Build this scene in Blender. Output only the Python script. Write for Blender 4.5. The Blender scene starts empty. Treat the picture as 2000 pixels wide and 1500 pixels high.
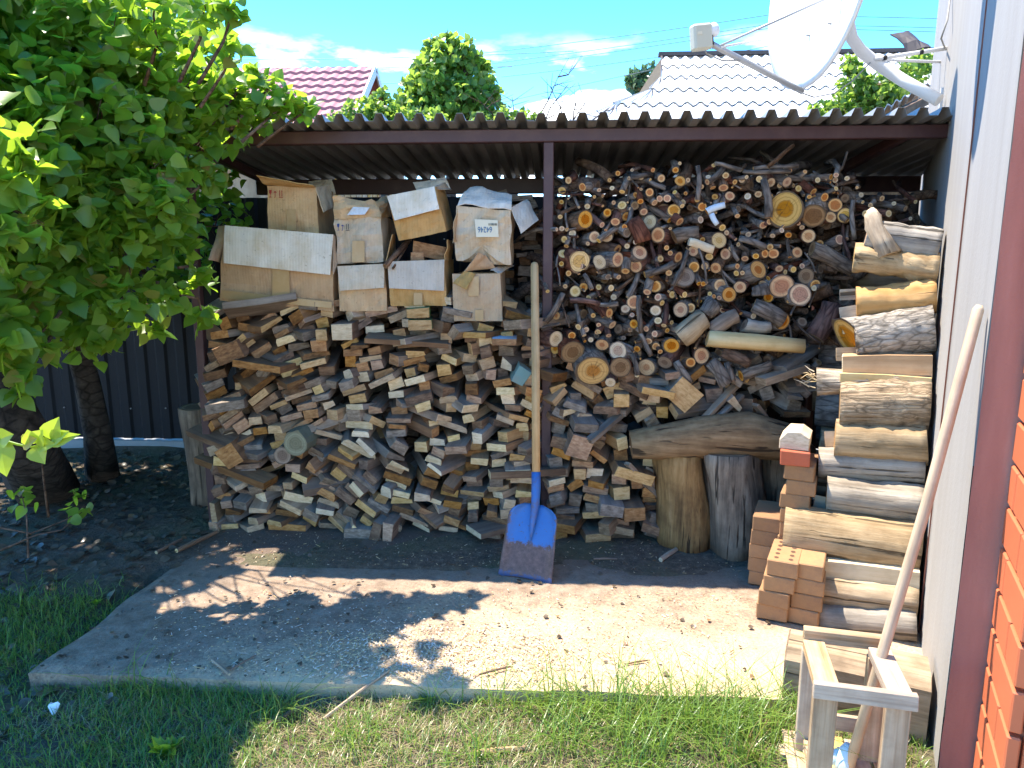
import bpy, math, random
import numpy as np
from mathutils import Vector, Matrix, Euler, Quaternion, noise as mnoise

random.seed(7); rng = np.random.default_rng(7)
R = math.radians
scn = bpy.context.scene
COL = scn.collection

# ------------------------------------------------------------------ camera
F, PITCH, YAW, CAMH = 1420.0, R(10.3), R(3.5), 1.5
cam_d = bpy.data.cameras.new('camera'); cam = bpy.data.objects.new('camera', cam_d); COL.objects.link(cam)
cam_d.sensor_width = 36; cam_d.lens = F / 2000 * 36; cam_d.clip_start = 0.05; cam_d.clip_end = 2000
cam.location = (0, 0, CAMH); cam.rotation_euler = (R(90) - PITCH, 0, YAW)
scn.camera = cam
# ------------------------------------------------------------------ light
SUN = Vector((-0.375, 0.24, 1.0)).normalized()
EL = math.asin(SUN.z); AZ = math.atan2(SUN.x, SUN.y)
w = bpy.data.worlds.new('World'); scn.world = w; w.use_nodes = True
nt = w.node_tree; nt.nodes.clear()
out = nt.nodes.new('ShaderNodeOutputWorld'); bg = nt.nodes.new('ShaderNodeBackground')
sky = nt.nodes.new('ShaderNodeTexSky'); sky.sky_type = 'NISHITA'; sky.sun_disc = False
sky.sun_elevation = EL; sky.sun_rotation = AZ; sky.altitude = 700; sky.air_density = 0.8; sky.dust_density = 0.0; sky.ozone_density = 2.5
bg.inputs['Strength'].default_value = 0.15
# small fair-weather clouds, the same kind all round the horizon
tc = nt.nodes.new('ShaderNodeTexCoord')
sep = nt.nodes.new('ShaderNodeSeparateXYZ'); nt.links.new(tc.outputs['Generated'], sep.inputs[0])
mp = nt.nodes.new('ShaderNodeMapping'); mp.inputs['Scale'].default_value = (3.2, 3.2, 10.5); mp.inputs['Location'].default_value = (0.35, 0.1, 0.25)
nt.links.new(tc.outputs['Generated'], mp.inputs[0])
cn = nt.nodes.new('ShaderNodeTexNoise'); cn.inputs['Scale'].default_value = 1.6; cn.inputs['Detail'].default_value = 7; cn.inputs['Roughness'].default_value = 0.55
nt.links.new(mp.outputs[0], cn.inputs['Vector'])
cr = nt.nodes.new('ShaderNodeValToRGB'); cr.color_ramp.elements[0].position = 0.53; cr.color_ramp.elements[1].position = 0.60
nt.links.new(cn.outputs['Fac'], cr.inputs[0])
band = nt.nodes.new('ShaderNodeMapRange'); band.inputs['From Min'].default_value = 0.17; band.inputs['From Max'].default_value = 0.27
band.inputs['To Min'].default_value = 1.0; band.inputs['To Max'].default_value = 0.0
nt.links.new(sep.outputs['Z'], band.inputs['Value'])
mul = nt.nodes.new('ShaderNodeMath'); mul.operation = 'MULTIPLY'
nt.links.new(cr.outputs['Color'], mul.inputs[0]); nt.links.new(band.outputs[0], mul.inputs[1])
hs = nt.nodes.new('ShaderNodeHueSaturation'); hs.inputs['Value'].default_value = 0.95; hs.inputs['Saturation'].default_value = 1.35; hs.inputs['Hue'].default_value = 0.498
nt.links.new(sky.outputs[0], hs.inputs['Color'])
mx = nt.nodes.new('ShaderNodeMixRGB'); mx.inputs[2].default_value = (6.2, 6.4, 6.6, 1)
nt.links.new(mul.outputs[0], mx.inputs[0]); nt.links.new(hs.outputs[0], mx.inputs[1])
nt.links.new(mx.outputs[0], bg.inputs['Color']); nt.links.new(bg.outputs[0], out.inputs[0])
sd = bpy.data.lights.new('sun', 'SUN'); sd.energy = 2.75; sd.angle = R(0.55); sd.color = (1.0, 0.91, 0.78)
so = bpy.data.objects.new('sun', sd); COL.objects.link(so); so.rotation_euler = SUN.to_track_quat('Z', 'Y').to_euler(); so.location = SUN * 30
vs = scn.view_settings; vs.view_transform = 'Standard'; vs.look = 'None'; vs.exposure = 2.4; vs.gamma = 1.0; vs.use_curve_mapping = False
scn.cycles.use_denoising = True; scn.cycles.max_bounces = 8; scn.cycles.transparent_max_bounces = 8

# ------------------------------------------------------------------ pixel -> place
_s, _c, _sp, _cp = math.sin(YAW), math.cos(YAW), math.sin(PITCH), math.cos(PITCH)
def ray(px, py):
    u = (px - 1000) / F; v = (py - 750) / F
    f = _cp - v * _sp; d = _sp + v * _cp
    return Vector((u * _c - f * _s, u * _s + f * _c, -d))
CAM = Vector((0, 0, CAMH))
def PY(px, py, Y):
    d = ray(px, py); return CAM + d * (Y / d.y)
def PZ(px, py, z=0.0):
    d = ray(px, py); return CAM + d * ((z - CAMH) / d.z)
def PP(px, py, p0, n):
    d = ray(px, py); return CAM + d * ((p0 - CAM).dot(n) / d.dot(n))
def mpp(Y): return Y / 0.985 / F * 1.0        # metres per pixel at depth Y
def proj(p):
    q = p - CAM; r = q.x * _c + q.y * _s; f = -q.x * _s + q.y * _c
    zc = f * _cp - q.z * _sp; yc = -(f * _sp + q.z * _cp)
    return (1000 + F * r / zc, 750 + F * yc / zc, zc)
# house frame: A along the wall (away), N out of the wall into the yard
TH = R(22); A = Vector((math.sin(TH), math.cos(TH), 0)); N = Vector((-math.cos(TH), math.sin(TH), 0)); W0 = Vector((1.42, 2.67, 0)); ZV = Vector((0, 0, 1))
def PW(px, py, off=0.0): return PP(px, py, W0 + N * off, N)

# ------------------------------------------------------------------ node helpers
class Sh:
    def __init__(self, name):
        self.m = bpy.data.materials.new(name); self.m.use_nodes = True
        self.t = self.m.node_tree; self.b = self.t.nodes['Principled BSDF']; self.o = self.t.nodes['Material Output']
    def n(self, typ, ins=None, **props):
        x = self.t.nodes.new('ShaderNode' + typ)
        for k, v in props.items(): setattr(x, k, v)
        for k, v in (ins or {}).items():
            s = x.inputs[k]
            if isinstance(v, bpy.types.NodeSocket): self.t.links.new(v, s)
            else: s.default_value = v
        return x
    def set(self, k, v):
        if isinstance(v, bpy.types.NodeSocket): self.t.links.new(v, self.b.inputs[k])
        else: self.b.inputs[k].default_value = v
    def ramp(self, fac, stops):
        r = self.n('ValToRGB', {0: fac}); e = r.color_ramp.elements
        while len(e) < len(stops): e.new(0.5)
        for q, (p, c) in zip(e, stops):
            q.position = p; q.color = (c[0], c[1], c[2], 1) if not isinstance(c, (int, float)) else (c, c, c, 1)
        return r.outputs[0]
    def math(self, op, a, b=0.0, cl=False):
        return self.n('Math', {0: a, 1: b}, operation=op, use_clamp=cl).outputs[0]
    def mix(self, f, a, b, bt='MIX'):
        f2 = self.n('MixRGB', blend_type=bt)
        for i, v in enumerate((f, a, b)):
            if isinstance(v, bpy.types.NodeSocket): self.t.links.new(v, f2.inputs[i])
            else: f2.inputs[i].default_value = v if i == 0 else (v[0], v[1], v[2], 1)
        return f2.outputs[0]
    def noise(self, vec, scale, detail=4, rough=0.55, out='Fac'):
        ins = {'Scale': scale, 'Detail': detail, 'Roughness': rough}
        if vec is not None: ins['Vector'] = vec
        return self.n('TexNoise', ins).outputs[out]
    def rnd(self):
        a = self.n('ObjectInfo').outputs['Random']; b = self.n('NewGeometry').outputs['Random Per Island']
        return self.math('FRACT', self.math('ADD', a, self.math('MULTIPLY', b, 1.618)))
    def obj(self): return self.n('TexCoord').outputs['Object']
    def pos(self): return self.n('NewGeometry').outputs['Position']
    def bump(self, h, strength=0.3, dist=0.01):
        self.set('Normal', self.n('Bump', {'Strength': strength, 'Distance': dist, 'Height': h}).outputs[0])

def vary(s, col, r, amt):
    v = s.math('ADD', s.math('MULTIPLY', r, amt), 1 - amt / 2)
    return s.n('HueSaturation', {'Color': col, 'Value': v, 'Saturation': s.math('ADD', s.math('MULTIPLY', s.math('FRACT', s.math('MULTIPLY', r, 7.13)), 0.5), 0.75)}).outputs[0]

def wood(name, dark, mid, light, sc=(28, 2.2, 28), var=0.6, rough=0.85, bump=0.35, dust=0.0, cracks=0.0):
    s = Sh(name); r = s.rnd()
    off = s.n('CombineXYZ', {0: s.math('MULTIPLY', r, 37.0), 1: s.math('MULTIPLY', r, 11.0), 2: s.math('MULTIPLY', r, 23.0)}).outputs[0]
    v = s.n('Mapping', {'Vector': s.obj(), 'Location': off, 'Scale': sc}).outputs[0]
    n1 = s.noise(v, 1.0, 6, 0.65); n2 = s.noise(s.obj(), 9.0, 4, 0.6)
    c = s.ramp(n1, [(0.28, dark), (0.5, mid), (0.72, light)])
    c = s.mix(s.math('MULTIPLY', s.ramp(n2, [(0.45, 0), (0.7, 1)]), 0.55), c, dark)
    c = vary(s, c, r, var)
    if cracks:
        big_ = max(sc); v2 = s.n('Mapping', {'Vector': s.obj(), 'Location': off, 'Scale': tuple((q / big_) * 42 if q > 5 else 1.1 for q in sc)}).outputs[0]
        nc = s.noise(v2, 1.0, 3, 0.5); ck = s.ramp(nc, [(0.33, 1), (0.385, 0)])
        c = s.mix(s.math('MULTIPLY', ck, cracks), c, [q * 0.28 for q in dark])
        n1 = s.math('SUBTRACT', n1, s.math('MULTIPLY', ck, 0.8))
    if dust:
        nz = s.n('SeparateXYZ', {0: s.n('NewGeometry').outputs['Normal']}).outputs[2]
        c = s.mix(s.math('MULTIPLY', s.ramp(nz, [(0.3, 0), (0.9, 1)]), dust), c, (0.30, 0.25, 0.205))
    s.set('Base Color', c); s.set('Roughness', rough); s.set('Specular IOR Level', 0.25)
    s.bump(n1, bump, 0.006)
    return s.m

def log_end(name, heart, sap, rim, freq=32.0, var=0.45, rimpos=0.88):
    s = Sh(name); r = s.rnd()
    uv = s.n('TexCoord').outputs['UV']
    nd = s.noise(s.n('Mapping', {'Vector': uv, 'Location': s.n('CombineXYZ', {0: s.math('MULTIPLY', r, 50.), 1: r, 2: 0.}).outputs[0]}).outputs[0], 1.8, 4, 0.6)
    ln = s.n('VectorMath', {0: uv}, operation='LENGTH').outputs['Value']
    rr = s.math('ADD', ln, s.math('MULTIPLY', s.math('SUBTRACT', nd, 0.5), 0.28))
    ring = s.math('SINE', s.math('MULTIPLY', rr, freq))
    hp = s.math('ADD', 0.35, s.math('MULTIPLY', r, 0.3))
    c = s.mix(s.ramp(s.math('ADD', s.math('SUBTRACT', rr, hp), 0.5), [(0.46, 0), (0.56, 1)]), heart, sap)
    c = s.mix(s.math('MULTIPLY', s.ramp(ring, [(0.3, 0), (1.0, 1)]), 0.42), c, [x * 0.42 for x in heart])
    sx = s.n('SeparateXYZ', {0: uv}); ang = s.math('ARCTAN2', sx.outputs[0], sx.outputs[1])
    cv = s.n('CombineXYZ', {0: s.math('MULTIPLY', ang, 2.2), 1: s.math('MULTIPLY', ln, 0.5), 2: s.math('MULTIPLY', r, 60.)}).outputs[0]
    crk = s.ramp(s.noise(cv, 1.6, 2, 0.5), [(0.60, 0), (0.66, 1)])
    crk = s.math('MULTIPLY', crk, s.ramp(ln, [(0.05, 0.9), (0.8, 0.15)]))
    c = s.mix(crk, c, (0.05, 0.025, 0.012))
    c = s.mix(s.ramp(ln, [(rimpos - 0.02, 0), (rimpos + 0.03, 1)]), c, rim)
    gr = s.noise(s.obj(), 60.0, 3)
    c = s.mix(s.math('MULTIPLY', gr, 0.35), c, (0.25, 0.17, 0.10))
    s.set('Base Color', vary(s, c, r, var)); s.set('Roughness', 0.88); s.set('Specular IOR Level', 0.2)
    s.bump(s.math('ADD', s.math('MULTIPLY', ring, 0.2), gr), 0.3, 0.003)
    return s.m

def bark(name, dark, mid, light, sc=(30, 7, 30), var=0.5, bump=0.9):
    s = Sh(name); r = s.rnd()
    v = s.n('Mapping', {'Vector': s.obj(), 'Location': s.n('CombineXYZ', {0: s.math('MULTIPLY', r, 31.), 1: s.math('MULTIPLY', r, 17.), 2: 0.}).outputs[0], 'Scale': sc}).outputs[0]
    n1 = s.noise(v, 1.0, 6, 0.7)
    vo = s.n('TexVoronoi', {'Vector': v, 'Scale': 1.1}, feature='DISTANCE_TO_EDGE').outputs[0]
    c = s.ramp(n1, [(0.3, dark), (0.52, mid), (0.72, light)])
    c = s.mix(s.ramp(vo, [(0.0, 0.7), (0.14, 0)]), c, [x * 0.4 for x in dark])
    c = s.mix(s.math('MULTIPLY', s.ramp(s.noise(s.obj(), 14., 3), [(0.5, 0), (0.7, 1)]), 0.4), c, light)
    s.set('Base Color', vary(s, c, r, var)); s.set('Roughness', 0.9); s.set('Specular IOR Level', 0.2)
    s.bump(s.math('ADD', n1, s.math('MULTIPLY', vo, 0.8)), bump, 0.008)
    return s.m

def plain(name, col, rough=0.6, metal=0.0, var=0.15, scale=12., bump=0.1, dirt=None, spec=0.4, rvar=0.0):
    s = Sh(name); n1 = s.noise(s.obj(), scale, 5, 0.6)
    c = s.mix(n1, [x * (1 - var) for x in col], [min(1, x * (1 + var)) for x in col])
    if dirt: c = s.mix(s.math('MULTIPLY', s.ramp(s.noise(s.obj(), scale * 0.45, 6, 0.7), [(0.48, 0), (0.72, 1)]), dirt[3]), c, dirt[:3])
    if rvar: c = s.n('HueSaturation', {'Color': c, 'Value': s.math('ADD', s.math('MULTIPLY', s.rnd(), rvar), 1 - rvar / 2)}).outputs[0]
    s.set('Base Color', c); s.set('Roughness', rough); s.set('Metallic', metal); s.set('Specular IOR Level', spec)
    if bump: s.bump(s.noise(s.obj(), scale * 5, 4), bump, 0.002)
    return s.m

M = {}
# board sides: weathered, dusty
M['side_grey'] = wood('weathered grey board', (0.085, 0.060, 0.043), (0.215, 0.162, 0.12), (0.35, 0.28, 0.215), dust=0.2)
M['side_brown'] = wood('brown board', (0.075, 0.040, 0.024), (0.20, 0.115, 0.066), (0.33, 0.20, 0.115), dust=0.15)
M['side_tan'] = wood('tan board', (0.15, 0.085, 0.04), (0.30, 0.19, 0.10), (0.45, 0.31, 0.18), dust=0.12)
M['end_pale'] = wood('fresh sawn end', (0.42, 0.28, 0.14), (0.62, 0.46, 0.26), (0.74, 0.58, 0.37), sc=(30, 30, 90), var=0.4)
M['end_tan'] = wood('tan sawn end', (0.24, 0.135, 0.06), (0.44, 0.285, 0.145), (0.56, 0.39, 0.215), sc=(30, 30, 80), var=0.5)
M['end_orange'] = wood('orange sawn end', (0.16, 0.075, 0.034), (0.34, 0.18, 0.085), (0.46, 0.28, 0.145), sc=(30, 30, 80), var=0.5)
M['end_brown'] = wood('brown sawn end', (0.06, 0.032, 0.018), (0.17, 0.09, 0.045), (0.29, 0.17, 0.09), sc=(30, 30, 80), var=0.6)
M['end_grey'] = wood('grey sawn end', (0.08, 0.055, 0.036), (0.20, 0.145, 0.10), (0.32, 0.245, 0.175), sc=(30, 30, 80), var=0.5)
M['ring_tan'] = log_end('tan log end', (0.46, 0.215, 0.08), (0.68, 0.445, 0.21), (0.10, 0.07, 0.05))
M['ring_red'] = log_end('reddish log end', (0.42, 0.145, 0.048), (0.66, 0.37, 0.155), (0.08, 0.055, 0.04))
M['ring_pale'] = log_end('pale log end', (0.58, 0.38, 0.16), (0.70, 0.52, 0.28), (0.16, 0.11, 0.07), freq=26)
M['ring_dark'] = log_end('weathered log end', (0.13, 0.075, 0.045), (0.24, 0.16, 0.10), (0.06, 0.045, 0.035))
M['bark_grey'] = bark('grey bark', (0.06, 0.046, 0.038), (0.165, 0.132, 0.108), (0.29, 0.245, 0.205))
M['bark_brown'] = bark('brown bark', (0.048, 0.028, 0.019), (0.13, 0.08, 0.054), (0.23, 0.155, 0.11))
M['bark_red'] = bark('red bark', (0.045, 0.018, 0.012), (0.12, 0.05, 0.034), (0.21, 0.10, 0.065))
M['dry_log'] = wood('bare dry log', (0.16, 0.105, 0.055), (0.36, 0.26, 0.155), (0.50, 0.38, 0.24), sc=(34, 2.0, 34), bump=0.8, var=0.25, cracks=0.85)
M['dry_grey'] = wood('bare grey log', (0.13, 0.105, 0.08), (0.30, 0.255, 0.20), (0.44, 0.385, 0.31), sc=(36, 1.6, 36), bump=0.8, var=0.25, cracks=0.85)
M['dry_dark'] = wood('weathered brown log', (0.075, 0.048, 0.03), (0.22, 0.15, 0.095), (0.34, 0.245, 0.16), sc=(24, 1.6, 24), bump=0.9, var=0.2, cracks=0.85)
M['split_orange'] = wood('split orange wood', (0.34, 0.19, 0.085), (0.48, 0.29, 0.14), (0.57, 0.37, 0.20), sc=(22, 1.4, 22), var=0.12, cracks=0.5)
M['split_pale'] = wood('split pale wood', (0.42, 0.29, 0.14), (0.62, 0.46, 0.25), (0.72, 0.56, 0.34), sc=(26, 1.8, 26), var=0.2)
M['handle'] = wood('smooth handle wood', (0.34, 0.23, 0.13), (0.50, 0.36, 0.22), (0.58, 0.45, 0.30), sc=(40, 1.5, 40), var=0.1, rough=0.6, bump=0.1)
M['stool'] = wood('old pine', (0.22, 0.14, 0.08), (0.42, 0.30, 0.19), (0.54, 0.41, 0.28), sc=(50, 1.6, 50), var=0.25, bump=0.5)
M['green_paint'] = plain('green paint', (0.10, 0.24, 0.08), 0.7, dirt=(0.3, 0.25, 0.15, 0.6))
M['teal_paint'] = plain('faded teal paint', (0.14, 0.24, 0.22), 0.8, dirt=(0.2, 0.17, 0.13, 0.7))
M['paint_white'] = plain('flaking pale paint', (0.55, 0.62, 0.68), 0.7, dirt=(0.25, 0.16, 0.1, 0.6))
M['frame'] = plain('maroon steel paint', (0.060, 0.026, 0.026), 0.5, var=0.25, dirt=(0.11, 0.06, 0.05, 0.5))
M['roof'] = plain('grey sheet metal', (0.26, 0.265, 0.265), 0.5, 0.3, var=0.2, scale=6, dirt=(0.13, 0.125, 0.12, 0.5))
M['fence'] = plain('black sheet metal', (0.006, 0.006, 0.008), 0.6, 0.0, var=0.2, dirt=(0.012, 0.012, 0.012, 0.4), spec=0.25)
M['screw'] = plain('screw', (0.25, 0.25, 0.25), 0.4, 0.6)
M['white_metal'] = plain('white painted metal', (0.78, 0.78, 0.77), 0.45, var=0.05, dirt=(0.6, 0.58, 0.55, 0.25))
M['grey_metal'] = plain('galvanised tube', (0.42, 0.41, 0.40), 0.45, 0.35, var=0.1)
M['cream_plastic'] = plain('cream plastic', (0.52, 0.49, 0.38), 0.5, var=0.06)
M['black'] = plain('black tape', (0.02, 0.02, 0.022), 0.5)
M['cable'] = plain('grey cable', (0.3, 0.29, 0.27), 0.6)
M['wire'] = plain('power line', (0.10, 0.13, 0.15), 0.6)
M['ink_red'] = plain('red ink', (0.32, 0.035, 0.03), 0.8, bump=0)
M['ink_blue'] = plain('blue ink', (0.02, 0.05, 0.17), 0.8, bump=0)
M['ink_black'] = plain('black ink', (0.03, 0.03, 0.03), 0.8, bump=0)
M['marker'] = plain('blue marker', (0.01, 0.12, 0.26), 0.7, bump=0)
M['paper'] = plain('paper label', (0.66, 0.60, 0.45), 0.8, var=0.1, dirt=(0.5, 0.38, 0.2, 0.5))
M['blue_plastic'] = plain('pale blue plastic', (0.50, 0.66, 0.70), 0.35, var=0.04)
M['red_brick'] = plain('red brick', (0.42, 0.10, 0.045), 0.85, var=0.2, scale=20, bump=0.4, dirt=(0.28, 0.10, 0.07, 0.5))
M['tan_brick'] = plain('tan brick', (0.31, 0.165, 0.075), 0.9, var=0.2, scale=20, bump=0.6, dirt=(0.17, 0.10, 0.065, 0.75), rvar=0.35)
M['hole'] = plain('brick hole shade', (0.10, 0.05, 0.03), 0.95)
M['tile_brick'] = plain('orange facing brick', (0.52, 0.135, 0.055), 0.55, var=0.07, scale=5, bump=0.05, rvar=0.1)
M['mortar'] = plain('dark joint', (0.20, 0.075, 0.045), 0.9)
M['pink_roof'] = plain('pink metal tile', (0.33, 0.125, 0.135), 0.6, var=0.1, scale=3, dirt=(0.38, 0.19, 0.2, 0.4), spec=0.3)
M['gable'] = wood('gable boards', (0.30, 0.17, 0.07), (0.48, 0.30, 0.13), (0.58, 0.40, 0.20), sc=(5, 5, 1), var=0.2)
M['slate'] = plain('asbestos slate', (0.60, 0.585, 0.56), 0.9, var=0.1, scale=2, dirt=(0.38, 0.36, 0.34, 0.5))
M['dark_trim'] = plain('dark trim', (0.06, 0.045, 0.04), 0.7)
M['pale_wall'] = plain('rendered wall', (0.5, 0.46, 0.4), 0.9, var=0.1, scale=3)

def cardboard(name, col, stain, lines=420., var=0.2):
    s = Sh(name); o = s.obj()
    sx = s.n('SeparateXYZ', {0: o})
    wv = s.math('SINE', s.math('MULTIPLY', sx.outputs[0], lines))
    n1 = s.noise(o, 7., 6, 0.65); n2 = s.noise(s.n('Mapping', {'Vector': o, 'Scale': (26, 26, 3)}).outputs[0], 1.0, 5)
    c = s.mix(s.ramp(n1, [(0.40, 0), (0.66, 1.0)]), col, stain)
    c = s.mix(s.math('MULTIPLY', s.ramp(n2, [(0.45, 0), (0.7, 1)]), 0.35), c, [x * 1.35 for x in col])
    c = s.mix(s.math('MULTIPLY', s.ramp(s.noise(o, 45., 4, 0.7), [(0.62, 0), (0.7, 1)]), 0.5), c, [x * 0.4 for x in stain])
    c = s.mix(s.math('MULTIPLY', s.math('ADD', s.math('MULTIPLY', wv, 0.5), 0.5), 0.06), c, [x * 0.5 for x in col])
    c = vary(s, c, s.n('ObjectInfo').outputs['Random'], var)
    s.set('Base Color', c); s.set('Roughness', 0.9); s.set('Specular IOR Level', 0.15)
    s.bump(s.math('ADD', s.math('MULTIPLY', wv, 0.12), s.math('MULTIPLY', n1, 4.0)), 0.45, 0.006)
    return s.m
M['card'] = cardboard('cardboard', (0.50, 0.345, 0.20), (0.40, 0.25, 0.13))
M['card_orange'] = cardboard('tan cardboard', (0.47, 0.285, 0.125), (0.36, 0.20, 0.08))
M['card_inner'] = cardboard('faded cardboard', (0.56, 0.455, 0.335), (0.46, 0.345, 0.23))
M['card_white'] = cardboard('bleached cardboard', (0.66, 0.59, 0.49), (0.56, 0.45, 0.32))
M['tape'] = plain('parcel tape', (0.40, 0.25, 0.11), 0.3, var=0.15, dirt=(0.5, 0.38, 0.22, 0.5))

def leafmat(name, c1, c2, c3, trans=(0.30, 0.50, 0.03), tf=0.42):
    s = Sh(name); r = s.rnd()
    c = s.ramp(r, [(0.0, c1), (0.5, c2), (0.93, c3), (1.0, (0.30, 0.16, 0.07))])
    c = s.mix(s.math('MULTIPLY', s.noise(s.obj(), 40., 3), 0.3), c, [x * 0.6 for x in c1])
    s.set('Base Color', c); s.set('Roughness', 0.36); s.set('Specular IOR Level', 0.5)
    tr = s.n('BsdfTranslucent', {'Color': s.mix(0.75, c, trans)})
    mixn = s.n('MixShader', {0: tf, 1: s.b.outputs[0], 2: tr.outputs[0]})
    s.t.links.new(mixn.outputs[0], s.o.inputs[0])
    return s.m
M['leaf'] = leafmat('apricot leaf', (0.065, 0.165, 0.024), (0.125, 0.26, 0.036), (0.22, 0.34, 0.05), trans=(0.46, 0.70, 0.04), tf=0.58)
M['leaf_far'] = leafmat('distant leaf', (0.08, 0.16, 0.035), (0.14, 0.25, 0.05), (0.22, 0.32, 0.07), trans=(0.46, 0.66, 0.08), tf=0.55)
M['leaf_blue'] = leafmat('far bluish leaf', (0.03, 0.075, 0.04), (0.08, 0.15, 0.08), (0.12, 0.2, 0.1), trans=(0.2, 0.36, 0.14))
M['leaf_young'] = leafmat('young leaf', (0.20, 0.32, 0.03), (0.26, 0.38, 0.035), (0.32, 0.42, 0.05), trans=(0.55, 0.70, 0.04), tf=0.5)
M['grass'] = leafmat('grass blade', (0.09, 0.17, 0.025), (0.14, 0.25, 0.04), (0.21, 0.31, 0.06), trans=(0.40, 0.58, 0.07), tf=0.35)
M['straw'] = leafmat('dry grass', (0.30, 0.24, 0.11), (0.40, 0.33, 0.16), (0.50, 0.42, 0.23), trans=(0.5, 0.42, 0.2), tf=0.25)
M['litter'] = leafmat('dead leaf', (0.06, 0.045, 0.03), (0.09, 0.065, 0.042), (0.15, 0.11, 0.075), trans=(0.2, 0.13, 0.06), tf=0.1)
M['trunk'] = bark('tree bark', (0.02, 0.016, 0.013), (0.06, 0.048, 0.038), (0.11, 0.09, 0.07), sc=(16, 5, 16))
M['twig'] = bark('twig bark', (0.05, 0.03, 0.022), (0.12, 0.075, 0.05), (0.2, 0.14, 0.1))

# ground materials
def ground_mat():
    s = Sh('yard soil'); p = s.pos()
    n1 = s.noise(p, 2.2, 6, 0.6); n2 = s.noise(p, 22., 6, 0.7); n3 = s.noise(p, 90., 3)
    c = s.ramp(n2, [(0.3, (0.045, 0.032, 0.022)), (0.55, (0.12, 0.085, 0.055)), (0.75, (0.24, 0.18, 0.12))])
    c = s.mix(s.ramp(n1, [(0.45, 0), (0.6, 0.6)]), c, (0.10, 0.10, 0.045))
    s.set('Base Color', c); s.set('Roughness', 0.95); s.bump(s.math('ADD', n2, s.math('MULTIPLY', n3, 0.4)), 0.9, 0.03)
    return s.m
def slab_mat():
    s = Sh('old concrete'); p = s.pos()
    n1 = s.noise(p, 1.7, 6, 0.62); n2 = s.noise(p, 11., 6, 0.7); n3 = s.noise(p, 75., 4, 0.7); n4 = s.noise(p, 260., 2)
    c = s.ramp(n2, [(0.3, (0.15, 0.105, 0.072)), (0.5, (0.265, 0.192, 0.136)), (0.72, (0.37, 0.285, 0.21))])
    c = s.mix(s.math('MULTIPLY', s.ramp(n1, [(0.5, 0), (0.68, 1)]), 0.5), c, (0.19, 0.17, 0.145))
    sx = s.n('SeparateXYZ', {0: p})
    # sawdust swept across the front half of the slab, soil and bark crumbs along the stacks
    saw = s.math('MULTIPLY', s.ramp(sx.outputs[1], [(0.0, 1), (1.0, 1)]), 1.0)
    saw = s.n('MapRange', {'Value': sx.outputs[1], 'From Min': 2.2, 'From Max': 3.3, 'To Min': 0.36, 'To Max': -0.1}).outputs[0]
    fx = s.n('MapRange', {'Value': sx.outputs[0], 'From Min': -1.6, 'From Max': -0.6, 'To Min': -0.3, 'To Max': 0.0}).outputs[0]
    m1 = s.math('ADD', s.math('ADD', saw, fx), s.math('ADD', s.math('MULTIPLY', n1, 0.9), s.math('MULTIPLY', n3, 0.55)))
    c = s.mix(s.math('MULTIPLY', s.ramp(m1, [(0.72, 0), (1.0, 1)]), 0.85), c, (0.60, 0.445, 0.27))
    soil = s.n('MapRange', {'Value': sx.outputs[1], 'From Min': 2.9, 'From Max': 3.5, 'To Min': -0.2, 'To Max': 0.35}).outputs[0]
    m2 = s.math('ADD', soil, s.math('ADD', s.math('MULTIPLY', n1, 0.7), s.math('MULTIPLY', n2, 0.35)))
    c = s.mix(s.math('MULTIPLY', s.ramp(m2, [(0.55, 0), (0.85, 1)]), 0.8), c, (0.095, 0.068, 0.052))
    c = s.mix(s.ramp(n4, [(0.66, 0), (0.72, 0.55)]), c, (0.5, 0.42, 0.32))
    c = s.mix(s.ramp(n3, [(0.3, 0.5), (0.42, 0)]), c, (0.06, 0.045, 0.035))
    s.set('Base Color', c); s.set('Roughness', 0.93); s.set('Specular IOR Level', 0.2)
    s.bump(s.math('ADD', n3, s.math('ADD', n2, s.math('MULTIPLY', n4, 0.4))), 0.55, 0.012)
    return s.m
def plaster_mat():
    s = Sh('grey plaster'); p = s.pos()
    v = s.n('Mapping', {'Vector': p, 'Scale': (9, 9, 0.5)}).outputs[0]
    n1 = s.noise(v, 1.0, 5, 0.6); n2 = s.noise(p, 70., 4); n3 = s.noise(p, 1.3, 4)
    c = s.ramp(n1, [(0.3, (0.275, 0.262, 0.245)), (0.5, (0.305, 0.292, 0.275)), (0.72, (0.335, 0.325, 0.31))])
    c = s.mix(s.math('MULTIPLY', n3, 0.3), c, (0.30, 0.275, 0.245))
    s.set('Base Color', c); s.set('Roughness', 0.9); s.bump(n2, 0.25, 0.004)
    return s.m
def brownwall_mat():
    s = Sh('brown painted render'); p = s.pos()
    n1 = s.noise(s.n('Mapping', {'Vector': p, 'Scale': (9, 9, 1.2)}).outputs[0], 1.0, 5); n2 = s.noise(p, 130., 3)
    c = s.ramp(n1, [(0.3, (0.25, 0.115, 0.088)), (0.6, (0.35, 0.17, 0.13)), (0.75, (0.42, 0.24, 0.19))])
    s.set('Base Color', c); s.set('Roughness', 0.85); s.bump(n2, 0.4, 0.004)
    return s.m
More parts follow.
